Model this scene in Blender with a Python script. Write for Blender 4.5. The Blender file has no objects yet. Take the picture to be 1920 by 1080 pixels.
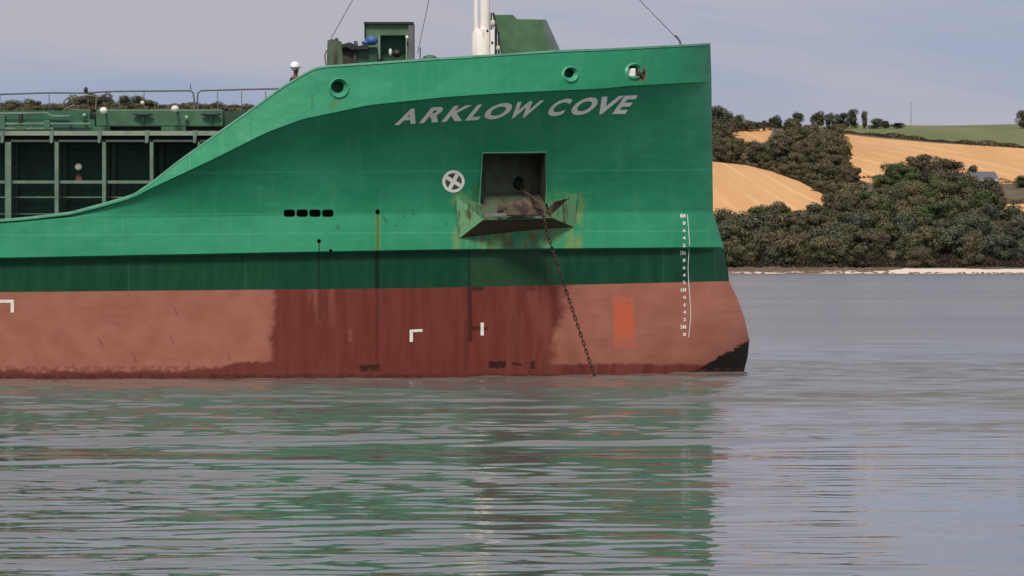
import bpy, bmesh, math, random
import numpy as np
from mathutils import Vector, Matrix
from mathutils.bvhtree import BVHTree
R = math.radians
random.seed(7); rng = np.random.default_rng(7)
sc = bpy.context.scene; col = sc.collection

# ------------------------------------------------------------------ camera, sky, sun
F, HOR, HC = 6600.0, 500.6, 2.82          # focal length in photo pixels, horizon row, eye height
cam = bpy.data.objects.new('camera', bpy.data.cameras.new('camera')); col.objects.link(cam)
cam.data.sensor_width = 36; cam.data.lens = F/1920*36; cam.data.shift_y = -(540-HOR)/1920
cam.data.clip_start = 1; cam.data.clip_end = 20000
cam.location = (0, 0, HC); cam.rotation_euler = (R(90), 0, 0); sc.camera = cam
SUN_EL, SUN_AZ = R(54), R(190)            # azimuth clockwise from +Y
world = bpy.data.worlds.new('World'); sc.world = world; world.use_nodes = True
sunl = bpy.data.lights.new('sun', 'SUN'); sunl.energy = 3.0; sunl.angle = R(12); sunl.color = (1, .90, .78)
sun = bpy.data.objects.new('sun', sunl); col.objects.link(sun)
sd = Vector((math.sin(SUN_AZ)*math.cos(SUN_EL), math.cos(SUN_AZ)*math.cos(SUN_EL), math.sin(SUN_EL)))
sun.rotation_euler = sd.to_track_quat('Z', 'Y').to_euler()
sc.view_settings.view_transform = 'Standard'; sc.view_settings.look = 'None'
sc.view_settings.exposure = 0.0; sc.view_settings.gamma = 1
sc.render.engine = 'CYCLES'

# ------------------------------------------------------------------ tiny node language
class G:
    def __init__(s, nt): s.nt = nt
    def n(s, t, **k):
        x = s.nt.nodes.new(t)
        for a, b in k.items(): setattr(x, a, b)
        return x
    def put(s, sock, v):
        if isinstance(v, E): s.nt.links.new(v.s, sock)
        elif hasattr(v, 'links'): s.nt.links.new(v, sock)
        elif isinstance(v, (tuple, list)):
            sock.default_value = tuple(v) + ((1,) if len(v) == 3 and len(sock.default_value) == 4 else ())
        else: sock.default_value = v
    def m(s, op, a, b=0.0, c=None):
        x = s.n('ShaderNodeMath', operation=op); s.put(x.inputs[0], a); s.put(x.inputs[1], b)
        if c is not None: s.put(x.inputs[2], c)
        return E(s, x.outputs[0])
    def sm(s, v, a, b, lo=0.0, hi=1.0):
        x = s.n('ShaderNodeMapRange', interpolation_type='SMOOTHSTEP')
        s.put(x.inputs[0], v); s.put(x.inputs[1], a); s.put(x.inputs[2], b); s.put(x.inputs[3], lo); s.put(x.inputs[4], hi)
        return E(s, x.outputs[0])
    def mix(s, f, a, b, mode='MIX'):
        x = s.n('ShaderNodeMix', data_type='RGBA', blend_type=mode)
        s.put(x.inputs[0], f); s.put(x.inputs[6], a); s.put(x.inputs[7], b)
        return E(s, x.outputs[2])
    def noise(s, vec, scale=1.0, detail=4.0, rough=.55, col_=False):
        x = s.n('ShaderNodeTexNoise'); s.put(x.inputs['Vector'], vec); s.put(x.inputs['Scale'], scale)
        s.put(x.inputs['Detail'], detail); s.put(x.inputs['Roughness'], rough)
        return E(s, x.outputs[1 if col_ else 0])
    def vec(s, a, b, c=0.0):
        x = s.n('ShaderNodeCombineXYZ'); s.put(x.inputs[0], a); s.put(x.inputs[1], b); s.put(x.inputs[2], c)
        return E(s, x.outputs[0])
    def sep(s, v):
        x = s.n('ShaderNodeSeparateXYZ'); s.put(x.inputs[0], v); return [E(s, o) for o in x.outputs]
    def box(s, x, y, x0, x1, y0, y1, f=3.0):
        return s.sm(x, x0-f, x0+f)*s.sm(x, x1+f, x1-f, 0, 1)*s.sm(y, y0-f, y0+f)*s.sm(y, y1+f, y1-f, 0, 1)
class E:
    def __init__(s, g, so): s.g, s.s = g, so
    def __add__(s, o): return s.g.m('ADD', s, o)
    def __sub__(s, o): return s.g.m('SUBTRACT', s, o)
    def __rsub__(s, o): return s.g.m('SUBTRACT', o, s)
    def __mul__(s, o): return s.g.m('MULTIPLY', s, o)
    def __truediv__(s, o): return s.g.m('DIVIDE', s, o)
    __radd__ = __add__; __rmul__ = __mul__
def mat(name, base, rough=.6, build=None, spec=None, bump=None, metal=0):
    m = bpy.data.materials.new(name); m.use_nodes = True; nt = m.node_tree; g = G(nt)
    b = nt.nodes['Principled BSDF']
    b.inputs['Roughness'].default_value = rough; b.inputs['Metallic'].default_value = metal
    if spec is not None: b.inputs['Specular IOR Level'].default_value = spec
    pos = g.n('ShaderNodeNewGeometry').outputs['Position']
    if build: c = build(g, pos, b)
    else:      # plain paint with a little grime
        nz = g.noise(pos, 3.0, 5); c = g.mix(g.sm(nz, .35, .7), tuple(x*1.12 for x in base), tuple(x*.78 for x in base))
    g.put(b.inputs['Base Color'], c)
    if bump:
        bn = g.n('ShaderNodeBump'); bn.inputs['Strength'].default_value = bump[1]; bn.inputs['Distance'].default_value = bump[2]
        g.put(bn.inputs['Height'], g.noise(pos, bump[0], 4)); nt.links.new(bn.outputs[0], b.inputs['Normal'])
    return m

# world: Nishita daylight behind a high, thin, streaky overcast
g = G(world.node_tree); bg = world.node_tree.nodes['Background']
sky = g.n('ShaderNodeTexSky', sky_type='NISHITA'); sky.sun_disc = False
sky.sun_elevation = SUN_EL; sky.sun_rotation = SUN_AZ; sky.air_density = 1; sky.dust_density = 2
tc = g.n('ShaderNodeTexCoord').outputs['Generated']; X, Y, Z = g.sep(tc)
az = g.m('ARCTAN2', X, Y); el = g.m('ARCSINE', Z)
# long thin cloud streets, slightly tilted
v1 = g.vec(az*3.0, el*26.0+az*2.2, 1.3); v2 = g.vec(az*9.0, el*70.0+az*6.0, 7.7)
c1 = g.noise(v1, 1.0, 3, .5); c2 = g.noise(v2, 1.0, 3, .5)
cl = g.sm(c1*.75+c2*.25, .42, .60)
low = g.sm(el, .0, .12)
cloud = g.mix(cl, (3.55, 4.2, 5.75), (4.95, 4.85, 5.6))      # blue grey to pinkish grey, divided by strength below
high = g.mix(g.sm(el, .07, .35), cloud, (4.85, 4.65, 5.1))
c = g.mix(.94, sky.outputs[0], high)
g.put(bg.inputs['Color'], c); bg.inputs['Strength'].default_value = .094

# ------------------------------------------------------------------ helpers
def P(px, py, Yd): return Vector(((px-960)/F*Yd, Yd, HC-(py-HOR)/F*Yd))
def tag(o, label=None, cat=None, group=None, kind=None):
    for k, v in (('label', label), ('category', cat), ('group', group), ('kind', kind)):
        if v: o[k] = v
    return o
def empty(name, loc=(0, 0, 0)):
    o = bpy.data.objects.new(name, None); col.objects.link(o); o.location = loc; o.empty_display_size = .3; return o
class MB:
    def __init__(s): s.v = []; s.f = []; s.mi = []; s.uv = None
    def add(s, vs, fs, mi=0):
        n = len(s.v); s.v += [tuple(p) for p in vs]; s.f += [tuple(i+n for i in f) for f in fs]; s.mi += [mi]*len(fs)
    def hexa(s, a, mi=0):      # 8 corner points, 4 front then 4 back
        s.add(a, [(0, 1, 2, 3), (7, 6, 5, 4), (0, 4, 5, 1), (1, 5, 6, 2), (2, 6, 7, 3), (3, 7, 4, 0)], mi)
    def box(s, x0, x1, y0, y1, z0, z1, mi=0):
        s.hexa([(x0, y0, z0), (x1, y0, z0), (x1, y0, z1), (x0, y0, z1), (x0, y1, z0), (x1, y1, z0), (x1, y1, z1), (x0, y1, z1)], mi)
    def pbox(s, px0, px1, py0, py1, Ya, Yb, mi=0):   # front rectangle given by where it is seen at depth Ya
        a = P(px0, py1, Ya); b = P(px1, py0, Ya); s.box(a.x, b.x, Ya, Yb, a.z, b.z, mi)
    def prism(s, pts, d, mi=0):                      # polygon of points pushed back by vector d
        n = len(pts); q = [tuple(Vector(p)+Vector(d)) for p in pts]
        s.add([tuple(p) for p in pts]+q, [tuple(range(n)), tuple(range(2*n-1, n-1, -1))]+[(i, i+n, (i+1) % n+n, (i+1) % n) for i in range(n)], mi)
    def tube(s, pts, r, n=8, mi=0, caps=True):
        pts = [Vector(p) for p in pts]; rs = r if isinstance(r, (list, tuple)) else [r]*len(pts)
        base = len(s.v); 
        for i, p in enumerate(pts):
            t = (pts[min(i+1, len(pts)-1)]-pts[max(i-1, 0)]).normalized()
            u = t.cross(Vector((0, 1, 0)) if abs(t.y) < .9 else Vector((1, 0, 0))).normalized(); w = t.cross(u)
            for k in range(n):
                a = 2*math.pi*k/n; s.v.append(tuple(p+(u*math.cos(a)+w*math.sin(a))*rs[i]))
        for i in range(len(pts)-1):
            for k in range(n):
                s.f.append((base+i*n+k, base+i*n+(k+1) % n, base+(i+1)*n+(k+1) % n, base+(i+1)*n+k)); s.mi.append(mi)
        if caps:
            s.f.append(tuple(base+k for k in range(n))[::-1]); s.f.append(tuple(base+(len(pts)-1)*n+k for k in range(n))); s.mi += [mi, mi]
    def ball(s, c, r, mi=0, sz=1.0, nu=14, nv=9):
        b = len(s.v); rx, ry, rz = (r, r, r*sz) if not isinstance(r, tuple) else r
        for j in range(nv+1):
            th = math.pi*j/nv
            for i in range(nu):
                a = 2*math.pi*i/nu; s.v.append((c[0]+rx*math.sin(th)*math.cos(a), c[1]+ry*math.sin(th)*math.sin(a), c[2]+rz*math.cos(th)))
        for j in range(nv):
            for i in range(nu):
                s.f.append((b+j*nu+i, b+(j+1)*nu+i, b+(j+1)*nu+(i+1) % nu, b+j*nu+(i+1) % nu)); s.mi.append(mi)
    def build(s, name, mats, parent=None, smooth=False, bevel=0):
        me = bpy.data.meshes.new(name); me.from_pydata(s.v, [], s.f); me.polygons.foreach_set('material_index', s.mi)
        if s.uv is not None:
            ul = me.uv_layers.new(name='side'); li = np.zeros(len(me.loops), int); me.loops.foreach_get('vertex_index', li)
            ul.data.foreach_set('uv', np.array(s.uv, float)[li].ravel())
        return link(name, me, mats, parent, smooth, bevel)
def link(name, me, mats, parent=None, smooth=False, bevel=0):
    for m in (mats if isinstance(mats, (list, tuple)) else [mats]): me.materials.append(m)
    if smooth: me.polygons.foreach_set('use_smooth', [True]*len(me.polygons))
    me.validate(); me.update()
    if smooth: me.set_sharp_from_angle(angle=R(45))
    o = bpy.data.objects.new(name, me); col.objects.link(o)
    if parent:
        o.parent = parent; L = Vector((0, 0, 0)); q = parent
        while q: L += q.location; q = q.parent
        o.location = -L
    if bevel:
        b = o.modifiers.new('bevel', 'BEVEL'); b.width = bevel; b.segments = 2; b.limit_method = 'ANGLE'
    return o
def pl(tab, x):
    xs, ys = zip(*tab); return float(np.interp(x, xs, ys))
def spl(tab, x, w=14):                                # smoothed piecewise-linear table
    return sum(pl(tab, x+d*w) for d in (-1, -.6, -.2, .2, .6, 1))/6

# ------------------------------------------------------------------ ship: hull lines (photo columns/rows -> real depth)
YC = 95.0; PX0 = -700
def bfun(D, p, q, mx=7.0): return lambda d: mx*max(0.0, 1-(1-min(max(d, 0)/D, 1))**p)**q
bw, bd = bfun(1350, 1.9, .72), bfun(900, 2.0, .6)
top_t = [(PX0, 452), (-300, 430), (0, 412), (50, 408), (133, 398), (200, 380), (250, 365), (283, 343), (333, 303), (370, 277), (417, 243), (467, 208), (533, 160), (587, 129), (610, 124), (800, 111), (927, 103), (1047, 95), (1140, 92), (1331, 82), (1400, 79)]
k5_t = [(PX0, 457), (-300, 435), (0, 416), (50, 412), (133, 402), (200, 385), (250, 370), (283, 353), (400, 298), (500, 248), (567, 223), (640, 208), (690, 197), (833, 182), (933, 175), (1140, 165), (1176, 161), (1287, 155), (1400, 150)]
k4_t = [(PX0, 440), (0, 413), (300, 408), (600, 403), (1337, 398), (1450, 397)]
k3_t = [(PX0, 496), (0, 483), (560, 472), (850, 467), (1357, 463), (1450, 462)]
k2_t = [(PX0, 565), (0, 548), (510, 543), (800, 540), (1120, 533), (1367, 527), (1450, 526)]
wl_t = [(0, 712), (1395, 697)]
r6 = lambda x: spl(top_t, x, 7)
r5 = lambda x: max(spl(k5_t, x, 12), r6(x)+4)
r4 = lambda x: max(pl(k4_t, x), r5(x)+3)
r3 = lambda x: pl(k3_t, x)
r2 = lambda x: pl(k2_t, x)
def lean(x): return min(1, max(0, (r5(x)-r6(x)-4)/30))
def flare(x): return min(1, max(0, (r4(x)-r5(x)-3)/60))
def hb(S, f): return lambda px: f(S-px)
def b4(px): return bw(1337-px)
def b5(px):
    k = flare(px); return b4(px)*(1-k)+max(bd(1334-px), b4(px))*k
NC = 300
ts = [1-(1-w)**1.7 for w in np.linspace(0, 1, NC)]
# a section point: (S stem px, row fn, half breadth fn)
def key(S, row, b):
    out = []
    for t in ts:
        px = PX0+(S-PX0)*t; bb = max(0.0, b(px)); y = row(px); p = P(px, y, YC-bb)
        out.append((p, (px, y)))
    return out
def wlkey():
    out = []
    for t in ts:
        px = PX0+(1395-PX0)*t; bb = bw(1395-px); Yd = YC-bb; out.append((Vector(((px-960)/F*Yd, Yd, 0.0)), (px, HOR+F*HC/Yd)))
    return out
K6 = key(1332, r6, lambda x: b5(x)-.22*lean(x)*min(1, (1334-x)/80+.02))
K5 = key(1334, r5, lambda x: b5(x)+.03*min(1, (1334-x)/30))
K5b = key(1334, lambda x: r5(x)+2.5, lambda x: b5(x)-.06*min(1, (1334-x)/30))
K4 = key(1337, r4, b4)
K3 = key(1357, r3, lambda x: bw(1357-x)+.10*min(1, (1357-x)/40))
K3b = key(1359, lambda x: r3(x)+3, lambda x: bw(1359-x)-.06)
K2 = key(1367, r2, lambda x: bw(1367-x)-.12)
KW = wlkey()
KU = [(Vector((p.x-.25, p.y, -2.2)), (u[0], u[1]+150)) for p, u in KW]
def lerpk(A, B, f, dx=None, db=0.0):
    out = []
    for i, ((a, ua), (b, ub)) in enumerate(zip(A, B)):
        p = a.lerp(b, f); 
        if dx is not None: p = p+Vector((dx*ts[i]**8, 0, 0))
        if db: p = p+Vector((0, db*min(1, (YC-p.y)/2), 0))
        out.append((p, tuple(np.array(ua)*(1-f)+np.array(ub)*f)))
    return out
px2m = YC/F
def band_rows():
    red = [KU, KW]
    for f, S in ((.16, 1402), (.34, 1405), (.57, 1397), (.81, 1383)):
        lin = 1395+(1367-1395)*f; red.append(lerpk(KW, K2, f, dx=(S-lin)*px2m))
    red.append(K2)
    flr = [K4]
    for j in range(1, 10):
        v = j/10; rowp = []
        for i, t in enumerate(ts):
            px = PX0+(1337+(1334-1337)*v-PX0)*t
            y = (1-v)*r4(px)+v*(r5(px)+2.5); b = b4(px)+(b5(px)-.06*min(1, (1334-px)/30)-b4(px))*v**1.65
            rowp.append((P(px, y, YC-max(b, 0)), (px, y)))
        flr.append(rowp)
    flr.append(K5b)
    return [(red, 2), ([K2, K3b], 1), ([K3b, K3], 0), ([K3, lerpk(K3, K4, .5), K4], 0), (flr, 0), ([K5b, K5], 0)]
def strips(bands, mirror=False):
    mb = MB(); mb.uv = []
    for rows, mi in bands:
        n0 = len(mb.v); nr = len(rows)
        for r in rows:
            for p, u in r:
                q = Vector((p.x, 2*YC-p.y, p.z)) if mirror else p
                mb.v.append(tuple(q)); mb.uv.append((u[0]/100, u[1]/100))
        for j in range(nr-1):
            for i in range(NC-1):
                a = n0+j*NC+i; f = (a, a+1, a+NC+1, a+NC)
                mb.f.append(f[::-1] if mirror else f); mb.mi.append(mi)
    return mb
near = strips(band_rows()); bulw = strips([([K5, lerpk(K5, K6, .5), K6], 0)])
allv = [Vector(v) for v in near.v]+[Vector(v) for v in bulw.v]
allf = list(near.f)+[tuple(i+len(near.v) for i in f) for f in bulw.f]
bvh = BVHTree.FromPolygons(allv, allf)
CAM = Vector((0, 0, HC))
def S(px, py, off=0.0):                               # the point of the ship's side seen at a photo position
    d = Vector(((px-960)/F, 1, -(py-HOR)/F)).normalized()
    h = bvh.ray_cast(CAM, d)
    if h[0] is None: return P(px, py, YC)
    n = h[1] if h[1].dot(d) < 0 else -h[1]
    return h[0]+n*off
def proj(p): return 960+p[0]/p[1]*F, HOR-(p[2]-HC)/p[1]*F
def inside(px, py, poly):
    c = False; n = len(poly)
    for i in range(n):
        x0, y0 = poly[i]; x1, y1 = poly[(i+1) % n]
        if (y0 > py) != (y1 > py) and px < (x1-x0)*(py-y0)/(y1-y0)+x0: c = not c
    return c
def cut(bm, poly):                                    # cut a convex opening through the plating
    xs = [p[0] for p in poly]; ys = [p[1] for p in poly]; M = 8
    bb = (min(xs)-M, max(xs)+M, min(ys)-M, max(ys)+M)
    def near_faces():
        out = []
        for f in bm.faces:
            if not f.is_valid: continue
            q = [proj(v.co) for v in f.verts]
            if max(a[0] for a in q) > bb[0] and min(a[0] for a in q) < bb[1] and max(a[1] for a in q) > bb[2] and min(a[1] for a in q) < bb[3]: out.append(f)
        return out
    n = len(poly)
    for i in range(n):
        a = P(*poly[i], 90)-CAM; b = P(*poly[(i+1) % n], 90)-CAM
        fs = near_faces(); es = {e for f in fs for e in f.edges}; vs = {v for f in fs for v in f.verts}
        bmesh.ops.bisect_plane(bm, geom=list(fs)+list(es)+list(vs), plane_co=CAM, plane_no=a.cross(b).normalized(), dist=1e-5)
    kill = [f for f in near_faces() if inside(*proj(f.calc_center_median()), poly)]
    bmesh.ops.delete(bm, geom=kill, context='FACES')
def to_bm(mb):
    me = bpy.data.meshes.new('t'); me.from_pydata(mb.v, [], mb.f); me.polygons.foreach_set('material_index', mb.mi)
    ul = me.uv_layers.new(name='side'); li = np.zeros(len(me.loops), int); me.loops.foreach_get('vertex_index', li)
    ul.data.foreach_set('uv', np.array(mb.uv, float)[li].ravel()); bm = bmesh.new(); bm.from_mesh(me); return bm
def circ(cx, cy, r, n=16, ry=None): return [(cx+r*math.cos(2*math.pi*k/n), cy+(ry or r)*math.sin(2*math.pi*k/n)) for k in range(n)]
def slot(x0, x1, y0, y1, r=4):
    out = []
    for cx, cy, a0 in ((x1-r, y1-r, 0), (x0+r, y1-r, 90), (x0+r, y0+r, 180), (x1-r, y0+r, 270)):
        out += [(cx+r*math.cos(R(a0+a)), cy+r*math.sin(R(a0+a))) for a in (0, 45, 90)]
    return out
POCKET = [(906, 288), (1022, 287), (1023, 384), (898, 390)]
SLOTS = [slot(x, x+21, 393, 406) for x in (532, 556, 580, 604)]
SCUP = [(708, 397, 4.2), (598, 452, 3.6), (620, 470.0, 3.0)]
CHOCKS = [(636, 166, 19, -3, -3, 11), (1069, 140, 15, -2, -3, 8.5), (1188, 134, 15, -3, -1, 9.5)]

# ------------------------------------------------------------------ ship materials
def hull_green(g, pos, b):
    uv = g.n('ShaderNodeUVMap', uv_map='side').outputs[0]; u, v, _ = g.sep(uv); x = u*100; y = v*100
    big = g.noise(g.vec(x*.006, y*.010), 1, 4); strk = g.noise(g.vec(x*.06, y*.006, 3.0), 1, 4); fine = g.noise(g.vec(x*.1, y*.1), 1, 3)
    c = g.mix(g.sm(big, .35, .68), (.020, .250, .124), (.034, .305, .160))
    # random paler streaks down the green plating
    c = g.mix(g.sm(strk, .48, .75)*.30, c, (.075, .33, .19))
    c = g.mix(g.sm(fine, .55, .8)*.12, c, (.02, .14, .085))
    # plate seams: weld lines along and across
    w = g.m('PINGPONG', x+g.noise(g.vec(x*.02, y*.05), 1, 1)*1.5, 118.0); c = g.mix(g.sm(w, 1.4, .3)*.24, c, (.02, .19, .11))
    for sy in (322.0, 400.0, 437.0):
        c = g.mix(g.box(x, y-x*-.006, -999, 1330, sy+3, sy+5, 1.2)*.35, c, (.11, .42, .28))
    wob = (g.noise(g.vec(x*.03, y*.03, 5.0), 1, 4)-.5)*26
    # yellow green weathering round the bolster and under the scuppers
    m = g.box(x+wob, y+wob, 850, 1092, 362, 474, 10)*g.sm(g.noise(g.vec(x*.05, y*.018, 2.), 1, 5), .40, .60)
    c = g.mix(m*.75, c, (.20, .30, .10))
    m = g.box(x+wob*.6, y, 868, 1050, 436, 474, 5)*g.sm(g.noise(g.vec(x*.09, y*.03, 9.), 1, 5), .47, .62)
    c = g.mix(m*.7, c, (.15, .10, .035))
    m = g.box(x+wob*.2, y, 704, 714, 398, 475, 2.5); c = g.mix(m*.65, c, (.14, .25, .07))
    m = g.box(x+wob*.05, y, 706, 710, 400, 475, 1.5); c = g.mix(m*.55, c, (.015, .06, .03))
    m = g.box(x, y, 597, 600, 452, 480, 1.2); c = g.mix(m*.8, c, (.01, .05, .03))
    m = g.box(x-(y-180)*-.35+wob*.2, y, 626, 637, 170, 205, 4); c = g.mix(m*.6, c, (.07, .18, .05))
    m = g.box(x+wob*.1, y, 583, 588, 176, 206, 1.5); c = g.mix(m*.6, c, (.02, .16, .08))
    m = g.box(x+wob*.2, y, 1190, 1212, 128, 152, 4)*g.sm(fine, .35, .55); c = g.mix(m*.8, c, (.22, .10, .04))
    m = g.box(x+wob*.3, y+wob*.2, 885, 906, 345, 395, 3); c = g.mix(m*.5, c, (.05, .10, .04))
    for (sx, sy, a, l) in ((722, 412, -.5, 14), (757, 406, 0, 5), (775, 402, 0, 5), (740, 424, 0, 4), (633, 425, 0, 9), (836, 420, 0, 6), (1308, 164, 0, 4)):
        m = g.box(x+(y-sy)*a+wob*.1, y, sx-2, sx+3, sy-l*.5, sy+l*.5, 1.5); c = g.mix(m*.6, c, (.02, .12, .07))
    bn = g.n('ShaderNodeBump'); bn.inputs['Strength'].default_value = .6; bn.inputs['Distance'].default_value = .05
    g.put(bn.inputs['Height'], g.noise(g.vec(x*.02, y*.024, 4.), 1, 2)+g.sm(g.m('PINGPONG', x, 59.0), 2, 0)*.12); g.nt.links.new(bn.outputs[0], b.inputs['Normal'])
    return c
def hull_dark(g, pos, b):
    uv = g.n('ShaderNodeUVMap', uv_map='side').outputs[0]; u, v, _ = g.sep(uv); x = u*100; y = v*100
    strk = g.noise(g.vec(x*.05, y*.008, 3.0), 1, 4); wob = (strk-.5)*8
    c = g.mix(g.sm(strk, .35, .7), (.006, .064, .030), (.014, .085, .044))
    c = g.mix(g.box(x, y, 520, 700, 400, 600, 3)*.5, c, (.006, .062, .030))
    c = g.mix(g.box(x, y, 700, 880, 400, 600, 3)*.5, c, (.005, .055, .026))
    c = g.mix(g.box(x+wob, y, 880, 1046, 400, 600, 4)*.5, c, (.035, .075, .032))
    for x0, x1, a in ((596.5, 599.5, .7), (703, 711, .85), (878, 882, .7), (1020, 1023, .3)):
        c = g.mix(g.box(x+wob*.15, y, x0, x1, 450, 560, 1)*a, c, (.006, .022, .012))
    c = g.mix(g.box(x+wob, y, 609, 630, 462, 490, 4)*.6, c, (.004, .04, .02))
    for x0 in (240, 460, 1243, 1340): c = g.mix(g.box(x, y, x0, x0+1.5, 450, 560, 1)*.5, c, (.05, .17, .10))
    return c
def hull_red(g, pos, b):
    uv = g.n('ShaderNodeUVMap', uv_map='side').outputs[0]; u, v, _ = g.sep(uv); x = u*100; y = v*100
    n1 = g.noise(g.vec(x*.02, y*.02), 1, 5); n2 = g.noise(g.vec(x*.09, y*.10), 1, 4); nv = g.noise(g.vec(x*.05, y*.006, 6.), 1, 5); fine = g.noise(g.vec(x*.4, y*.4), 1, 3)
    w = (n1-.5)*46+(n2-.5)*22
    dark = g.mix(g.sm(nv, .35, .7), (.138, .031, .021), (.175, .042, .030))
    pink = g.mix(g.sm(n1, .3, .72), (.310, .116, .080), (.372, .150, .110))
    pink = g.mix(g.sm(g.noise(g.vec(x*.012, y*.10, 2.), 1, 4), .5, .72)*.4, pink, (.27, .095, .07))
    # left: bleached up to the plate edge, its lower edge torn
    lim = g.sm(x, 330, 520, 697, 676)
    left = g.sm(x+w*.8+(y-600)*.06, 518, 502, 0, 1)*g.sm(y+w*.45, lim+2, lim-3, 0, 1)
    edge = g.sm(x+w*1.1+(y-600)*.18, 1035, 1058)
    right = edge*g.sm(y+w*.3, 686, 679, 0, 1)
    mid = g.sm(x, 860, 1090)*g.sm(nv, .35, .65)
    c = g.mix(left, dark, pink); c = g.mix(mid*.30, c, (.28, .10, .08)); c = g.mix(right, c, pink)
    m = g.box(x+w*.15, y+w*.2, 578, 628, 530, 612, 4)*g.sm(nv, .40, .6); c = g.mix(m*.45, c, (.30, .12, .09))
    for x0, x1, y0, y1, a, cc in ((703, 710, 530, 700, .55, (.075, .014, .010)), (876, 884, 530, 640, .8, (.05, .014, .012)), (868, 876, 600, 705, .45, (.07, .02, .018)), (598, 604, 530, 600, .3, (.09, .02, .015)),
                                  (878, 906, 536, 546, .9, (.05, .02, .018)), (985, 1003, 536, 546, .6, (.07, .02, .018)), (880, 912, 612, 619, .8, (.06, .012, .01)),
                                  (967, 972, 560, 680, .3, (.09, .03, .02)), (653, 660, 617, 641, .5, (.24, .10, .08))):
        c = g.mix(g.box(x+w*.12, y+w*.10, x0, x1, y0, y1, 1.6)*a, c, cc)
    c = g.mix(g.box(x+w*.2, y+w*.22, 672, 712, 684, 694, 3), c, (.03, .010, .008))
    for x0, x1, y0, y1 in ((916, 948, 678, 690), (958, 974, 680, 684), (992, 1000, 676, 690)):
        c = g.mix(g.box(x+w*.3, y+w*.3, x0, x1, y0, y1, 2), c, (.035, .012, .010))
    # orange touch-up
    c = g.mix(g.box(x+w*.08, y+w*.08, 1143, 1183, 556, 651, 1.6)*.62, c, g.mix(g.sm(n2, .4, .6), (.50, .12, .065), (.50, .14, .075)))
    c = g.mix(g.box(x+w*.05, y+w*.05, 1147, 1178, 570, 634, 1)*.5, c, (.60, .115, .04))
    # bare black antifouling low on the bow
    d = (x-1290)*-.80+(y-690); blk = g.sm(y+(x-1300)*.66+w*.8, 690, 696); blk = blk*g.sm(x+w*.9, 1280, 1300)
    blk = g.m('MAXIMUM', blk, g.sm(x+(y-640)*.02+w*.08, 1397, 1402)*g.sm(y, 560, 640))
    c = g.mix(blk, c, (.018, .010, .009))
    # wet weed at the waterline
    c = g.mix(g.sm(y+w*.12, 698, 706)*.8, c, (.07, .018, .014))
    c = g.mix(g.sm(y+w*.25+x*-.004, 684, 688)*g.sm(n2, .45, .52)*.5, c, (.16, .045, .035))
    for sx, sy in ((330, 585), (250, 670), (325, 640), (190, 645), (140, 690), (355, 688), (430, 670)):
        c = g.mix(g.box(x-(y-sy)*.35+w*.3, y+w*.3, sx-1.5, sx+1.5, sy-9, sy+9, 1.5)*.55, c, (.17, .05, .04))
    c = g.mix(g.sm(fine, .6, .8)*.15, c, (.12, .03, .025))
    return c
M = {}
M['green'] = mat('green_hull_paint', None, .48, hull_green, spec=.25)
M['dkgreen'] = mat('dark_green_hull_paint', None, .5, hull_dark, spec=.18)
M['red'] = mat('red_hull_paint', None, .55, hull_red, spec=.18)
M['deck'] = mat('deck_paint', (.03, .10, .06), .7)
M['white'] = mat('white_paint', (.80, .80, .74), .45)
M['letter'] = mat('white_lettering', (.86, .88, .82), .5, lambda g, p, b: g.mix(g.sm(g.noise(p, 4, 5), .45, .7), (.93, .95, .88), (.80, .84, .76)))
M['mastw'] = mat('mast_white', None, .4, lambda g, p, b: g.mix(g.sm(g.noise(g.vec(g.sep(p)[0]*9, g.sep(p)[1]*9, g.sep(p)[2]*1.5), 1, 5), .55, .72), (.93, .91, .87), (.75, .60, .50)))
M['frame'] = mat('grey_green_paint', (.14, .22, .17), .55)
M['cover'] = mat('hatch_green', (.048, .135, .075), .55)
M['coam'] = mat('coaming_green', (.055, .145, .100), .6)
M['shade'] = mat('box_green', (.07, .165, .08), .6)
M['dark'] = mat('dark_steel', (.022, .022, .02), .6)
M['black'] = mat('black_shade', (.006, .008, .007), .8)  # near-black colour paints in the shade of holes, slots and the walkway web
M['rust'] = mat('rusty_steel', None, .85, lambda g, p, b: g.mix(g.sm(g.noise(p, 6, 6), .4, .62), (.040, .026, .022), (.085, .044, .030)), bump=(14, .5, .02))
M['rustgreen'] = mat('rust_streaked_green', None, .7, lambda g, p, b: g.mix(g.sm(g.noise(g.vec(g.sep(p)[0]*7, g.sep(p)[1]*7, g.sep(p)[2]*1.8), 1, 6), .52, .66), (.13, .33, .16), (.075, .075, .028)), bump=(10, .3, .01))
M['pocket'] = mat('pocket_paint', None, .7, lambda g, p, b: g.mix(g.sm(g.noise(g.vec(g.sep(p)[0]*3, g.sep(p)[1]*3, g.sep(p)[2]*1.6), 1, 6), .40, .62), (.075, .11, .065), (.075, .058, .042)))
M['blue'] = mat('blue_plastic', (.04, .12, .33), .5)
M['khaki'] = mat('khaki_pipe', (.16, .15, .10), .6)
M['skin'] = mat('skin', (.20, .09, .06), .6)
M['cloth'] = mat('dark_cloth', (.05, .04, .05), .9)
M['redpaint'] = mat('red_brown_paint', (.22, .06, .06), .6)
M['wire'] = mat('wire_rope', (.13, .13, .14), .6)
M['cream'] = mat('cream_lamp', (.62, .62, .48), .5)

# ------------------------------------------------------------------ ship
ship = empty('cargo_ship', (-8, YC, 0))
tag(ship, 'green cargo ship with red lower hull and white name ARKLOW COVE across its bow', 'ship')
bm = to_bm(near)
for pol in [POCKET]+SLOTS+[circ(x, y, r, 10) for x, y, r in SCUP]: cut(bm, pol)
far = strips(band_rows(), True); fb = to_bm(far); tmp = bpy.data.meshes.new('tmp'); fb.to_mesh(tmp); bm.from_mesh(tmp); fb.free()
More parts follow.
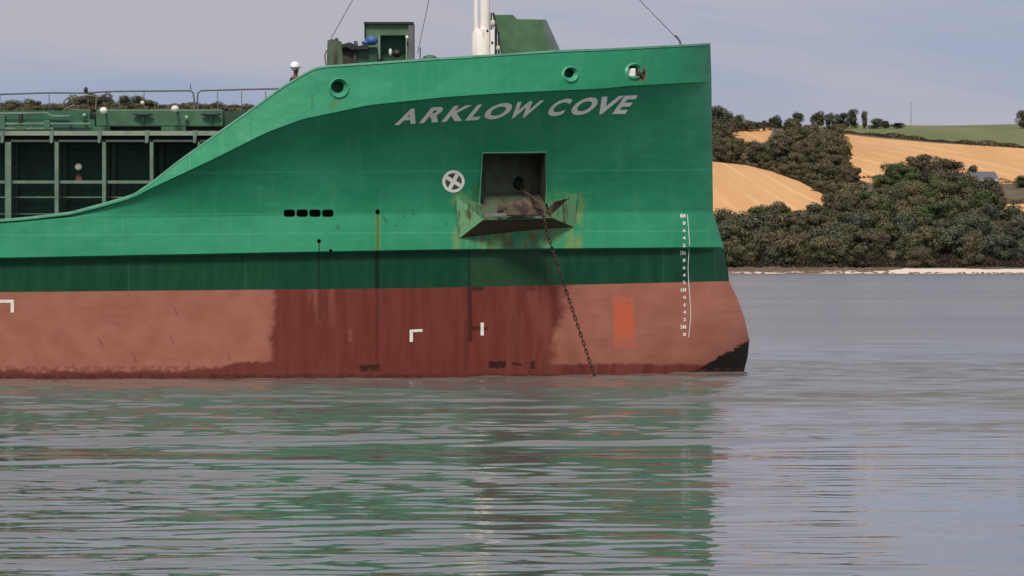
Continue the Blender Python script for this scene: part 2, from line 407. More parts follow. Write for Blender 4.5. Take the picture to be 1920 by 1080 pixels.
# transom closing the after end (outside the picture)
me = bpy.data.meshes.new('hull'); bm.to_mesh(me); bm.free()
hull = link('hull', me, [M['green'], M['dkgreen'], M['red']], ship, True)
bm = to_bm(bulw)
for x, y, r, dx, dy, ri in CHOCKS: cut(bm, circ(x, y, r, 16))
fb = to_bm(strips([([K5, lerpk(K5, K6, .5), K6], 0)], True)); fb.to_mesh(tmp); bm.from_mesh(tmp); fb.free()
me = bpy.data.meshes.new('bulwark'); bm.to_mesh(me); bm.free()
bulwark = link('bulwark', me, [M['green']], ship, True)
drop = [(PX0, .2), (250, .2), (420, .9), (587, 1.7), (1400, 2.3)]
def inward(K, d): return [(Vector((p.x-d*ts[i]**10, min(YC-.01, p.y+d), p.z)), u) for i, (p, u) in enumerate(K)]
KI = inward(K6, .10); KD = [(Vector((p.x, YC-(YC-p.y)*pl([(PX0, .98), (200, .97), (500, .80), (1400, .62)], u[0]), p.z-pl(drop, u[0]))), u) for p, u in KI]
mb = strips([([KI, KD], 0)]); m2 = strips([([KI, KD], 0)], True); mb.add(m2.v, m2.f); mb.uv = None
mb.build('bulwark_lining', M['cover'], ship)
cap_a = [(p+Vector((0, -.03, .018)), u) for p, u in K6]; cap_b = [(p+Vector((0, .03, .018)), u) for p, u in KI]
cap_c = [(p+Vector((0, -.03, -.035)), u) for p, u in K6]
for mir in (False, True):
    a = strips([([cap_c, cap_a, cap_b], 0)], mir)
    if not mir: mb = a
    else: mb.add(a.v, a.f); mb.uv += a.uv
mb.build('gunwale_rail', M['frame'] if False else mat('pale_green_rail', (.16, .42, .28), .5), ship)
dk = MB()
for i in range(NC-1):
    a, b = KD[i][0], KD[i+1][0]; dk.add([a, b, (b.x, 2*YC-b.y, b.z), (a.x, 2*YC-a.y, a.z)], [(0, 1, 2, 3)])
p = [KU[0][0], KW[0][0], K2[0][0], K3[0][0], K6[0][0]]; q = [Vector((v.x, 2*YC-v.y, v.z)) for v in p[::-1]]
dk.add(p+q, [tuple(range(10))]); dk.build('deck', M['deck'], ship)

def recess(name, poly, depth, m, parent, close=True, shrink=1.0, front=.012):
    n = len(poly); cx = sum(p[0] for p in poly)/n; cy = sum(p[1] for p in poly)/n
    a = [S(*p, front) for p in poly]; a0 = [S(cx+(p[0]-cx)*1.0, cy+(p[1]-cy)*1.0) for p in poly]
    b = [S(cx+(p[0]-cx)*shrink, cy+(p[1]-cy)*shrink)+Vector((0, depth, 0)) for p in poly]
    mb = MB(); mb.add(a+b, [(i, (i+1) % n, n+(i+1) % n, n+i) for i in range(n)]+([tuple(range(n, 2*n))] if close else []))
    return mb.build(name, m, parent)
for pol in SLOTS: recess('freeing_port', pol, .25, M['black'], ship)
for x, y, r in SCUP: recess('scupper', circ(x, y, r, 10), .2, M['black'], ship)
for i, (x, y, r, dx, dy, ri) in enumerate(CHOCKS):
    n = 20; o = [S(*p, .0) for p in circ(x, y, r+1.5, n)]; rim = [S(*p, .05) for p in circ(x, y, r-1.5, n)]
    inn = [S(*p)+Vector((0, .09, 0)) for p in circ(x+dx, y+dy, ri, n)]; bk = [v+Vector((0, .28, 0)) for v in inn]
    mb = MB(); vs = o+rim+inn+bk
    mb.add(vs, [(k*n+j, k*n+(j+1) % n, (k+1)*n+(j+1) % n, (k+1)*n+j) for k in range(3) for j in range(n)]+[tuple(range(3*n, 4*n))], 0)
    mb.mi = [1 if (f[0] >= 3*n or f[0] >= 2*n) else 0 for f in mb.f]
    c = mb.build('mooring_chock', [mat('chock_paint', (.06, .34, .20), .45), mat('chock_inside', (.03, .20, .12), .6) if i else mat('chock_shade', (.015, .13, .07), .6)], bulwark, True)
    if i == 2:
        w = MB(); q = S(1184, 136)+Vector((0, .02, 0)); w.box(q.x-.12, q.x+.11, q.y, q.y+.15, q.z-.11, q.z+.11)
        w.build('white_block', M['white'], c, bevel=.03)  # plain white block set in the chock opening
        w = MB()
        for ax, ay, s_ in ((1197, 138, .07), (1205, 134, .06), (1203, 143, .05)): w.ball(S(ax, ay, .02), s_, sz=1.2)
        w.build('shackle', M['rust'], c)
# bracket under the break of the bulwark
# paint marks that follow the plating
def sticker(name, polys, m, parent, off=.008, maxe=9, tris=None):
    bm = bmesh.new()
    if tris is None:
        for pol in polys: bm.faces.new([bm.verts.new((x, -y, 0)) for x, y in pol])
    else:
        vs = [bm.verts.new((x, -y, 0)) for x, y in tris[0]]
        for f in tris[1]:
            try: bm.faces.new([vs[i] for i in f])
            except ValueError: pass
    bmesh.ops.triangulate(bm, faces=bm.faces[:])
    for _ in range(5):
        es = [e for e in bm.edges if e.calc_length() > maxe]
        if not es: break
        bmesh.ops.subdivide_edges(bm, edges=es, cuts=1); bmesh.ops.triangulate(bm, faces=bm.faces[:])
    for v in bm.verts: v.co = S(v.co.x, -v.co.y, off)
    me = bpy.data.meshes.new(name); bm.to_mesh(me); bm.free(); return link(name, me, m, parent)
def text_mesh(s, off=0.0, shear=0.0, space=1.0):
    cu = bpy.data.curves.new('t', 'FONT'); cu.body = s; cu.offset = off; cu.space_character = space; cu.resolution_u = 4
    o = bpy.data.objects.new('t', cu); col.objects.link(o); dg = bpy.context.evaluated_depsgraph_get(); dg.update()
    me = o.evaluated_get(dg).to_mesh(); vs = [tuple(v.co[:2]) for v in me.vertices]; fs = [tuple(p.vertices) for p in me.polygons]
    o.evaluated_get(dg).to_mesh_clear(); bpy.data.objects.remove(o); return vs, fs
base_t = [(738, 234.5), (811, 229), (897, 224.5), (986, 220), (1038, 217), (1126, 214), (1180, 213)]
hgt_t = [(738, 30), (880, 30), (1017, 32), (1180, 35)]
def word(s, spans, m, off, bold):
    # each letter is set to its own width, slanted like the painted name
    AV, AF = [], []
    for ch, (x0, x1) in zip(s, spans):
        vs, fs = text_mesh(ch, bold)
        xs = [v[0] for v in vs]; ys = [v[1] for v in vs]; lo, hi = min(xs), max(xs); y0, y1 = min(ys), max(ys); n = len(AV)
        for x, y in vs:
            u = x0+(x-lo)/(hi-lo)*(x1-x0); k = (y-y0)/(y1-y0); h = pl(hgt_t, u)
            if ch == 'A': sh = 15*k
            else: sh = 24*k
            AV.append((u+sh, pl(base_t, u)-h*k))
        AF += [tuple(i+n for i in f) for f in fs]
    return sticker('name_lettering', None, m, hull, off, 12, (AV, AF))
spans = [(739, 779), (785, 821), (827, 866), (871, 896), (899, 945), (946, 996), (1019, 1052), (1062, 1105), (1104, 1146), (1147, 1172)]
sp2 = []
for a, b in spans: sp2.append((a, b))
word('ARKLOWCOVE', spans, M['letter'], .012, .038)
# thruster symbol
def bar(cx, cy, a, L, w):
    c, s_ = math.cos(R(a)), math.sin(R(a)); return [(cx+c*i*L-s_*j*w, cy+s_*i*L+c*j*w) for i, j in ((-1, -1), (1, -1), (1, 1), (-1, 1))]
n = 28; ring = [[(850+21*math.cos(2*math.pi*k/n), 340+21*math.sin(2*math.pi*k/n)), (850+21*math.cos(2*math.pi*(k+1)/n), 340+21*math.sin(2*math.pi*(k+1)/n)),
      (850+15.5*math.cos(2*math.pi*(k+1)/n), 340+15.5*math.sin(2*math.pi*(k+1)/n)), (850+15.5*math.cos(2*math.pi*k/n), 340+15.5*math.sin(2*math.pi*k/n))] for k in range(n)]
sy = sticker('thruster_symbol', ring, M['letter'], hull, .009)
sticker('symbol_cross', [bar(850, 340, 31, 16, 3.6)], M['letter'], sy, .010); sticker('symbol_cross', [bar(850, 340, 118, 16, 3.6)], M['letter'], sy, .012)
sticker('symbol_fill', [circ(850, 340, 16, 20)], mat('symbol_dark', (.06, .08, .06), .6), sy, .006)
# draught marks
marks = []; yy = 404.5; seq = []
for mtr in (8, 7, 6, 5): seq += ['%dM' % mtr, '8', '6', '4', '2']
seq = seq[:17]
for i, s_ in enumerate(seq):
    vs, fs = text_mesh(s_, .03); xs = [v[0] for v in vs]; big = len(s_) > 1
    cy = 404.5+i*13.9; w = 10.5 if big else 5.5; hh = 7.2 if big else 6; lo, hi = min(xs), max(xs); xr = 1285 - (0 if i < 10 else -1)
    sticker('draught_mark', None, M['white'], hull, .010, 12, ([(xr-w+(x-lo)/(hi-lo)*w, cy+hh/2-y/.72*hh) for x, y in vs], fs))
ln = [(1288, 402), (1290, 430), (1292, 455), (1289, 500), (1290, 525), (1294, 575), (1294, 600), (1290, 633)]
sticker('draught_line', [[a, (a[0]+1.1, a[1]), (b[0]+1.1, b[1]), b] for a, b in zip(ln, ln[1:])], M['white'], hull, .009)
sticker('tug_mark', [[(-20, 562), (26, 562), (26, 568), (-20, 568)], [(20, 568), (26, 568), (26, 586), (20, 586)]], M['white'], hull)
sticker('tug_mark', [[(768, 618), (792, 617), (792, 622), (768, 623)], [(768, 623), (774, 623), (774, 641), (768, 641)]], M['white'], hull)
sticker('tug_mark', [[(901, 605), (907, 605), (907, 629), (901, 629)]], M['white'], hull)
# anchor pocket
def dpt(px, py, d): v = S(px, py); return P(px, py, v.y+d)
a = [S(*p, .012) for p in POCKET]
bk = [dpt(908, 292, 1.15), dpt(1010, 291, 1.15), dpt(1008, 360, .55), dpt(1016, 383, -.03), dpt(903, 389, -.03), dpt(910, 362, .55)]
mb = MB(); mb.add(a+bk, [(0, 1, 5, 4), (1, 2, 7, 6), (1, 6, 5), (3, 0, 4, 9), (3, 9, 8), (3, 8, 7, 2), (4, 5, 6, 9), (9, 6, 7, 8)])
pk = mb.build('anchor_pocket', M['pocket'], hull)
mb = MB(); h = dpt(972, 345, .62); mb.tube([h+Vector((0, -.06, -.03)), h+Vector((0, .2, .1))], .13, 14); mb.build('hawse_hole', M['black'], pk)
mb = MB(); 
for k in range(16):
    pass
# trim bar round the pocket
mb.v, mb.f, mb.mi = [], [], []
mb.tube([S(898, 388, .02), S(904, 286, .02), S(1023, 285, .02), S(1024, 340, .02), S(1023, 384, .02)], .018, 6); mb.build('pocket_rim', mat('rim_green', (.10, .36, .22), .5), pk)
# bolster: truncated box standing out from the plating
b0 = [S(855, 367), S(861, 447), S(1077, 426), S(1081, 364)]
f0 = [P(901, 382, S(901, 382).y-.62), P(906, 412, S(906, 412).y-.55), P(1034, 408, S(1034, 408).y-.55), P(1026, 380, S(1026, 380).y-.62)]
pl_, pr_ = dpt(898, 388, 0), dpt(1023, 383, 0); pin = [dpt(903, 389, -.03), dpt(1016, 383, -.03)]
mb = MB(); mb.add(b0+f0+[pl_, pr_], [(0, 1, 5, 4), (1, 2, 6, 5), (2, 3, 7, 6), (0, 4, 8), (3, 9, 7)]); mb.mi = [0, 1, 0, 0, 0]
bo = mb.build('anchor_bolster', [M['rustgreen'], mat('bolster_underside_shade', None, .8, lambda g, p, b: g.mix(g.sm(g.noise(g.vec(g.sep(p)[0]*5, g.sep(p)[1]*2, g.sep(p)[2]*2), 1, 5), .42, .62), (.050, .060, .030), (.075, .045, .022)))], hull)  # bottom face coloured darker for its shade, plus rust and moss streaks
mb = MB(); up = Vector((0, .01, .02)); mb.add([f0[0]+up, f0[1]+up, f0[2]+up, f0[3]+up, pl_, pr_, pin[0], pin[1]], [(6, 1, 2, 7), (4, 0, 1), (4, 1, 6), (5, 2, 3), (5, 7, 2)])
mb.build('chute', M['pocket'], bo)
for q_ in ([b0[0], b0[1], b0[2], b0[3]], [b0[0], pl_, f0[0], f0[1], f0[2], f0[3], pr_, b0[3]]): mb = MB(); mb.tube(q_, .017, 6); mb.build('plate_edge', mat('edge_green', (.09, .27, .15), .6), bo)
mb = MB(); c0 = f0[0]; yq = f0[0].y-.03
mb.tube([P(936, 394, yq+.1), P(1012, 392, yq+.1)], .085, 12); mb.tube([P(932, 394, yq+.1), P(938, 394, yq+.1)], .12, 12); mb.tube([P(1008, 392, yq+.1), P(1016, 392, yq+.1)], .12, 12)
mb.build('roller', M['rust'], bo, True)
mb = MB(); mb.prism([P(942, 405, yq), P(946, 388, yq), P(962, 375, yq+.2), P(986, 369, yq+.2), P(1008, 374, yq+.15), P(1018, 390, yq), P(1016, 404, yq)], (0, .22, 0)); mb.build('anchor_crown', mat('anchor_rust', None, .9, lambda g, p, b: g.mix(g.sm(g.noise(p, 5, 5), .42, .6), (.040, .024, .022), (.10, .085, .055))), bo, bevel=.03)
mb = MB(); mb.prism([P(1022, 398, yq), P(1040, 378, yq), P(1066, 372, yq+.3), P(1050, 388, yq+.2), P(1034, 402, yq)], (0, .12, 0)); mb.build('lug', M['rust'], bo)
mb = MB(); mb.prism([P(908, 400, yq), P(950, 399, yq), P(950, 405, yq), P(910, 406, yq)], (0, .05, 0)); mb.build('worn_lip', mat('worn_steel', (.17, .18, .15), .5), bo)
# anchor chain: studless links, alternately turned, out of the hawse and down into the water
path = [dpt(972, 345, .5), dpt(980, 358, .3), P(1000, 372, yq-.12), P(1014, 392, yq-.16), P(1021, 412, yq-.14), P(1024, 432, yq-.05)]
end = P(1113, 700, 90.4); end = end+(end-path[-1])*.25; path.append(end)
mb = MB(); pts = []
for a_, b_ in zip(path, path[1:]):
    L = (b_-a_).length; k = max(1, round(L/.115)); pts += [a_.lerp(b_, i/k) for i in range(k)]
for i, p_ in enumerate(pts[:-1]):
    t = (pts[i+1]-p_).normalized(); side = t.cross(Vector((0, 1, 0))).normalized(); dep = t.cross(side).normalized()
    s2 = side if i % 2 == 0 else dep; c = (p_+pts[i+1])/2; ln_ = .085; wd = .034
    loop = [c+t*(math.cos(2*math.pi*k/10)*ln_)+s2*(math.sin(2*math.pi*k/10)*wd) for k in range(11)]
    mb.tube(loop, .014, 6, caps=False)
mb.build('anchor_chain', M['rust'], ship, True)

# ------------------------------------------------------------------ hatch coaming and covers on the left
def ground(px): return r6(px)
co = empty('hatch_coaming', ship.location*0); co.parent = ship; co.location = -ship.location
def cpart(name, mb, m, par=co, **k): return mb.build(name, m, par, **k)
mb = MB(); mb.pbox(-1200, 478, 262, 470, 90.6, 99.4); cpart('coaming_wall', mb, M['coam'])
for x in (30, 121, 213, 303, -60, -150):
    mb = MB(); mb.pbox(x-4, x+4, 266, 440, 90.3, 90.62); cpart('wall_stiffener', mb, mat('stiffener_green', (.10, .16, .12), .6))
for x0 in (38, 130, 222, -52):
    for y0, y1 in ((283, 286), (296, 299), (352, 355), (380, 382)):
        mb = MB(); mb.pbox(x0, x0+58, y0, y1, 90.54, 90.62); cpart('panel_rib', mb, M['coam'])
for x, w in ((15, 5.5), (106, 3.6), (195, 3.4), (284, 3.2), (373, 2.6), (-76, 3.6), (-168, 3.6)):
    mb = MB(); mb.pbox(x-w, x+w, 262, 455, 88.9, 89.05); mb.pbox(x-1, x+1, 262, 455, 89.05, 90.5); cpart('stanchion', mb, M['frame'])
for y0, y1, yd in ((338.5, 344, 89.0), (368.5, 371, 89.5), (400, 402, 89.5)):
    mb = MB(); mb.pbox(-1200, 300 if y0 < 350 else 228, y0, y1, yd+.07, yd+.13); cpart('horizontal_rail', mb, M['frame'])
mb = MB(); mb.pbox(-1200, 460, 245.5, 254, 88.85, 90.9); cpart('walkway_edge', mb, mat('walkway_lit', (.24, .30, .23), .6))  # paler colour puts the light on this upper strip
mb = MB(); mb.pbox(-1200, 445, 254.2, 262, 89.05, 90.9); cpart('walkway_web', mb, M['black'])  # shade between the flanges is painted as black
mb = MB(); mb.pbox(-1200, 430, 262.2, 266, 88.9, 90.8); cpart('walkway_flange', mb, mat('flange_paint', (.07, .10, .08), .6))
for x in (5, 97, 187, 276, 366):
    mb = MB(); mb.prism([P(x-4, 244.5, 88.82), P(x+4, 244.5, 88.82), P(x+1, 268, 88.82), P(x-4, 268, 88.82)], (0, .2, 0)); cpart('gusset', mb, M['frame'])
hc = empty('hatch_cover', (0, 0, 0)); hc.parent = ship; hc.location = -ship.location
hp = lambda n_, mb, m, **k: mb.build(n_, m, hc, **k)
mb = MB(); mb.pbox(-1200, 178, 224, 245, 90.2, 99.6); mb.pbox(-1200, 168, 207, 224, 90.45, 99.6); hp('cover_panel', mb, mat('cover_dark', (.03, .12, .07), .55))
mb = MB(); mb.pbox(180, 418, 205, 237, 90.1, 99.6); hp('cover_panel', mb, M['cover'], bevel=.03)
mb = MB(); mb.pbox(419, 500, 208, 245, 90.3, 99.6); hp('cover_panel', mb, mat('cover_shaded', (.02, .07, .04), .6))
for a_, b_ in ((176, 206), (302, 348)): mb = MB(); mb.pbox(a_, b_, 237.2, 245, 90.05, 90.8); hp('cover_skirt', mb, M['cover'])
for a_, b_ in ((207, 300), (350, 440)): mb = MB(); mb.pbox(a_, b_, 238, 245.2, 90.3, 91); hp('gasket_slot', mb, M['black'])
for pts_ in ([(-300, 216), (0, 213), (88, 212), (98, 218), (130, 218)], [(-300, 234), (95, 232)], [(95, 232), (170, 232)], [(-300, 242), (100, 241)]):
    mb = MB(); mb.tube([P(x, y, 90.1) for x, y in pts_], .028, 6); hp('cover_pipe', mb, M['frame'])
for x, y0, y1, w in ((4, 216, 242, 5), (38, 214, 230, 3), (88, 226, 240, 6), (131, 235, 243, 3), (158, 214, 221, 4), (40, 236, 244, 9)):
    mb = MB(); mb.pbox(x-w, x+w, y0, y1, 90.06, 90.3); hp('cover_cleat', mb, M['cover'] if w > 3 else M['dark'], bevel=.01)
for x in (268, 396):
    mb = MB(); mb.ball(P(x, 214, 90.0), (.26, .08, .055)); mb.tube([P(x, 215, 90.0), P(x, 231, 90.0)], .035, 8); hp('lifting_socket', mb, mat('socket_dark', (.015, .05, .03), .6), smooth=True)
for x, y in ((194, 207), (328, 204)):
    mb = MB(); c = P(x, y, 89.7); mb.ball(c, .10, sz=.85); q = hp('vent_cap', mb, M['white'], smooth=True)
    mb = MB(); mb.tube([P(x+5, y+6, 89.75), P(x+7, y+18, 89.75), P(x+10, y+37, 89.75)], [.03, .035, .03], 8); mb.build('vent_post', mat('post_dark', (.02, .07, .045), .6), q)
for x, y in ((350, 220), (158, 216)): mb = MB(); mb.ball(P(x, y, 90.0), .05); hp('lamp_knob', mb, mat('pale_green', (.22, .45, .33), .5), smooth=True)
mb = MB(); mb.ball(P(267, 193, 90.4), .055); hp('small_lamp', mb, M['cream'], smooth=True)
mb = MB(); mb.tube([P(118, 200, 91), P(120, 190, 91), P(127, 184, 91), P(165, 179, 91), P(181, 181, 91), P(179, 206, 91)], .022, 6); mb.tube([P(112, 214, 91), P(124, 203, 91), P(140, 197, 91)], .025, 6); mb.tube([P(126, 205, 91), P(170, 207, 91)], .02, 6)
hp('pipe_hoop', mb, M['khaki'])
# guard rail of the far side
gr = empty('guard_rail', (0, 0, 0)); gr.parent = ship; gr.location = -ship.location
for pts_ in ([(-400, 180), (0, 177), (90, 174), (160, 174.5), (205, 171.5), (355, 170), (362, 173), (364, 186), (364, 206)], [(371, 206), (370, 186), (371, 175), (377, 170), (450, 168), (540, 166)]):
    mb = MB(); mb.tube([P(x, y, 99.2) for x, y in pts_], .024, 6); mb.build('top_rail', M['wire'], gr)
for x in (-80, 0, 92, 165, 270, 408, 453, 498):
    mb = MB(); mb.tube([P(x, 171 if x > 200 else 176, 99.2), P(x, 206, 99.2)], .012, 5); mb.build('rail_post', M['wire'], gr)
mb = MB(); mb.ball(P(161, 169, 99.2), (.06, .06, .09)); mb.build('rail_lamp', M['dark'], gr); mb = MB(); mb.tube([P(357, 158, 99.2), P(358, 170, 99.2)], .012, 5); mb.build('rail_whip', M['dark'], gr)
# round lamp inside the coaming walkway
mb = MB(); mb.ball(P(147, 313, 89.4), (.095, .05, .095)); q = cpart('walkway_lamp', mb, M['cream'], smooth=True); tag(q, 'round cream lamp on a reddish bracket in the dark walkway')
mb = MB(); mb.prism([P(144, 325, 89.5), P(150, 325, 89.5), P(154, 338, 89.5), P(141, 338, 89.5)], (0, .1, 0)); mb.build('lamp_bracket', M['redpaint'], q)

# ------------------------------------------------------------------ forecastle gear
def fpart(name, mb, m, par=ship, **k): return mb.build(name, m, par, **k)
# mooring winch
wn = empty('mooring_winch', (0, 0, 0)); wn.parent = ship; wn.location = -ship.location
mb = MB(); mb.prism([P(612, 150, 93), P(614, 76, 93), P(622, 73, 93), (P(640, 78, 93)), P(646, 150, 93)], (0, .12, 0)); mb.build('end_plate', mat('olive_paint', (.085, .12, .07), .7), wn)
mb = MB(); mb.tube([P(628, 110, 93.5), P(634, 110, 93.5)], .55, 20); mb.tube([P(634, 112, 93.5), P(668, 112, 93.5)], .42, 20); mb.tube([P(664, 112, 93.5), P(670, 112, 93.5)], .5, 20); mb.build('rope_drum', mat('wet_rope', (.07, .06, .05), .9), wn)
mb = MB(); mb.prism([P(640, 84, 92.9), P(655, 79, 92.9), P(672, 86, 92.9), P(690, 82, 92.9), P(690, 92, 92.9), P(660, 93, 92.9)], (0, .3, 0)); mb.build('rope_heap', M['dark'], wn)
mb = MB(); mb.pbox(664, 708, 88, 150, 93.1, 93.9); mb.build('gear_box', mat('winch_green', (.03, .09, .06), .5), wn, bevel=.05)
mb = MB(); mb.tube([P(611, 122, 92.9), P(609, 104, 92.9), P(613, 94, 92.9)], .02, 6); mb.build('brake_lever', M['khaki'], wn)
mb = MB(); mb.ball(P(697, 76, 93.0), (.17, .15, .13)); mb.ball(P(686, 80, 93.0), (.12, .1, .06)); mb.build('blue_cover', M['blue'], wn, True)
# locker
lk = empty('deck_locker', (0, 0, 0)); lk.parent = ship; lk.location = -ship.location
Lg = mat('locker_green', (.10, .19, .10), .6)
mb = MB(); mb.pbox(684, 772, 44, 66, 93.5, 94.6); mb.pbox(684, 712, 66, 150, 93.5, 94.6); mb.pbox(762, 772, 66, 150, 93.5, 94.6); mb.build('casing', Lg, lk)
mb = MB(); mb.pbox(682, 775, 41, 45, 93.4, 94.7); mb.pbox(683, 686, 45, 72, 93.45, 93.6); mb.build('lid_edge', M['dark'], lk)
mb = MB(); mb.pbox(766, 775, 46, 150, 93.42, 94.7); mb.build('side_plate', mat('grey_plate', (.13, .14, .14), .6), lk)
mb = MB(); mb.pbox(713, 761, 67, 150, 93.9, 94.0); mb.build('back_panel', mat('locker_inside', (.035, .12, .07), .6), lk)
mb = MB(); mb.pbox(709, 713, 66, 112, 93.44, 93.5); mb.build('door_edge', mat('edge_grey', (.22, .30, .24), .6), lk)
mb = MB(); mb.ball(P(732, 98, 93.6), (.05, .05, .10)); mb.build('white_float', M['white'], lk, True)
mb = MB(); mb.ball(P(744, 100, 93.6), (.12, .1, .11)); mb.build('coiled_hose', M['dark'], lk, True)
mb = MB(); mb.ball(P(744, 99, 93.47), (.035, .03, .035)); mb.build('red_nozzle', M['redpaint'], lk, True)
mb = MB(); mb.ball(P(763, 70, 93.38), (.04, .03, .05)); mb.build('latch', M['white'], lk, True)
mb = MB(); mb.tube([P(787, 130, 93.5), P(788, 89, 93.5)], .018, 6); fpart('whip_post', mb, M['wire'])
mb = MB(); mb.ball(P(806, 110, 92.5), (.20, .2, .10)); fpart('vent_dome', mb, M['cover'], smooth=True)
# mast
ms = empty('foremast', (0, 0, 0)); ms.parent = ship; ms.location = -ship.location
def vt(px, w, y0, y1, Yd, r=None): return [P(px, y0, Yd), P(px, y1, Yd)]
mb = MB(); mb.tube([P(909, 160, 94.5), P(909, -480, 94.5)], 9.5*94.5/F, 24); mb.build('mast_tube', M['mastw'], ms, True)
mb = MB(); mb.tube([P(892.5, 160, 94.4), P(892.5, -420, 94.4)], 4.6*94.5/F, 12); mb.build('mast_pipe', M['mastw'], ms, True)
mb = MB(); mb.tube([P(900, 160, 94.45), P(900, 66, 94.45), P(900, 55, 94.45)], [16*94.5/F, 16*94.5/F, 12*94.5/F], 20); mb.build('mast_foot', M['mastw'], ms, True)
mb = MB(); mb.pbox(919.5, 927, 56, 150, 94.1, 94.5); mb.build('cable_duct', M['mastw'], ms, bevel=.01)
mb = MB(); mb.tube([P(930, 130, 94.3), P(930, 50, 94.3), P(925, 24, 94.3)], .03, 8); mb.tube([P(936, 130, 94.3), P(935, 60, 94.3)], .025, 8); mb.tube([P(921, 24, 94.3), P(921, 56, 94.3)], .02, 6); mb.build('cable', M['dark'], ms)
for x, y, s_ in ((924, 44, .07), (934, 91, .06), (914, 58, .03), (923, 80, .03)):
    mb = MB(); mb.ball(P(x, y, 94.1), (s_, s_, s_*1.4)); mb.build('mast_fitting', M['cream'] if s_ > .05 else M['rust'], ms, True)
# housing to the right of the mast
fr = [(942, 120), (927, 28), (960, 28), (969, 36.5), (1014, 37), (1042, 120)]; bkp = [(942, 120), (927, 28), (961, 27.5), (970, 35.5), (1024, 36.5), (1062, 120)]
mb = MB(); mb.add([P(x, y, 94.6) for x, y in fr]+[P(x*1.0, y, 95.1) for x, y in bkp], [(0, 1, 2, 3, 4, 5), (11, 10, 9, 8, 7, 6)]+[(i, i+6, (i+1) % 6+6, (i+1) % 6) for i in range(6)])
mb.mi = [0, 0, 0, 0, 0, 0, 1, 0]; fpart('vent_housing', mb, [M['shade'], mat('housing_side', (.12, .17, .15), .6)])
# stays
for a_, b_ in (((620, 73), (905, -430)), ((783, 100), (905, -470)), ((1275, 78), (905, -303))):
    mb = MB(); mb.tube([P(*a_, 94.4), P(*b_, 94.5)], .011, 5); fpart('stay_wire', mb, M['wire'])
mb = MB(); mb.tube([P(1266, 66, 94.4), P(1275, 77, 94.4)], .03, 6); mb.tube([P(1275, 77, 94.4), P(1277, 90, 94.4)], .03, 6); fpart('rigging_screw', mb, M['wire'])

# ------------------------------------------------------------------ crewman in a white helmet
def skin_body(name, joints, edges, m, parent):
    me = bpy.data.meshes.new(name); me.from_pydata([j[0] for j in joints], edges, []); o = link(name, me, m, parent)
    sk = o.modifiers.new('skin', 'SKIN'); 
    for i, j in enumerate(joints): me.skin_vertices[0].data[i].radius = (j[1], j[1]) if not isinstance(j[1], tuple) else j[1]
    me.skin_vertices[0].data[0].use_root = True
    ss = o.modifiers.new('sub', 'SUBSURF'); ss.levels = ss.render_levels = 2; return o
hd = P(552, 130, 91.2); base = (hd.x, hd.y, hd.z-1.66)
man = empty('person', base); tag(man, 'person in white safety helmet and dark clothes looking over the sloping bulwark', 'person')
bx, by, bz = base
J = [((bx, by, bz+.95), (.15, .11)), ((bx, by, bz+1.15), (.13, .10)), ((bx+.02, by, bz+1.38), (.16, .10)), ((bx+.03, by, bz+1.50), .055), ((bx+.04, by-.01, bz+1.58), .06), ((bx+.045, by-.02, bz+1.67), .085), ((bx+.04, by-.01, bz+1.73), .08),
     ((bx-.08, by-.08, bz+.90), .085), ((bx-.09, by-.08, bz+.50), .06), ((bx-.10, by-.06, bz+.08), .045), ((bx-.04, by-.2, bz+.03), .035),
     ((bx+.08, by+.08, bz+.90), .085), ((bx+.10, by+.08, bz+.50), .06), ((bx+.12, by+.10, bz+.08), .045), ((bx+.17, by-.05, bz+.03), .035),
     ((bx-.05, by-.20, bz+1.40), .055), ((bx+.02, by-.27, bz+1.14), .043), ((bx+.16, by-.42, bz+1.16), .032), ((bx+.24, by-.48, bz+1.16), (.035, .015)),
     ((bx+.05, by+.20, bz+1.40), .055), ((bx+.12, by+.26, bz+1.12), .043), ((bx+.26, by+.1, bz+1.08), .032), ((bx+.34, by+.04, bz+1.08), (.035, .015))]
J = [(Vector(p)-Vector((0, 0, 0)), r) for p, r in J]
Eg = [(0, 1), (1, 2), (2, 3), (3, 4), (4, 5), (5, 6), (0, 7), (7, 8), (8, 9), (9, 10), (0, 11), (11, 12), (12, 13), (13, 14), (2, 15), (15, 16), (16, 17), (17, 18), (2, 19), (19, 20), (20, 21), (21, 22)]
bod = skin_body('body', J, Eg, [M['skin']], man)
cl_ = skin_body('coverall', [J[i][:1]+((tuple(q*1.14 for q in J[i][1]) if isinstance(J[i][1], tuple) else J[i][1]*1.2),) for i in (0, 1, 2, 7, 8, 9, 11, 12, 13, 15, 16, 17, 19, 20, 21)],
                [(0, 1), (1, 2), (0, 3), (3, 4), (4, 5), (0, 6), (6, 7), (7, 8), (2, 9), (9, 10), (10, 11), (2, 12), (12, 13), (13, 14)], M['cloth'], man)
mb = MB(); mb.ball((bx+.055, by-.105, bz+1.655), (.016, .03, .02)); mb.ball((bx+.02, by-.09, bz+1.69), .012); mb.ball((bx+.09, by-.09, bz+1.69), .012); mb.build('face', M['skin'], man, True)
for sx in (-.14, .14):
    pass
mb = MB(); hx, hy, hz = bx+.02, by-.01, bz+1.74
for j in range(6):
    pass
mb.ball((hx, hy, hz), (.135, .15, .125)); mb.tube([(hx+.02, hy-.04, hz-.03), (hx+.02, hy-.04, hz-.015)], .15, 18)
mb.build('helmet', mat('helmet_white', (.92, .92, .92), .4), man, True)

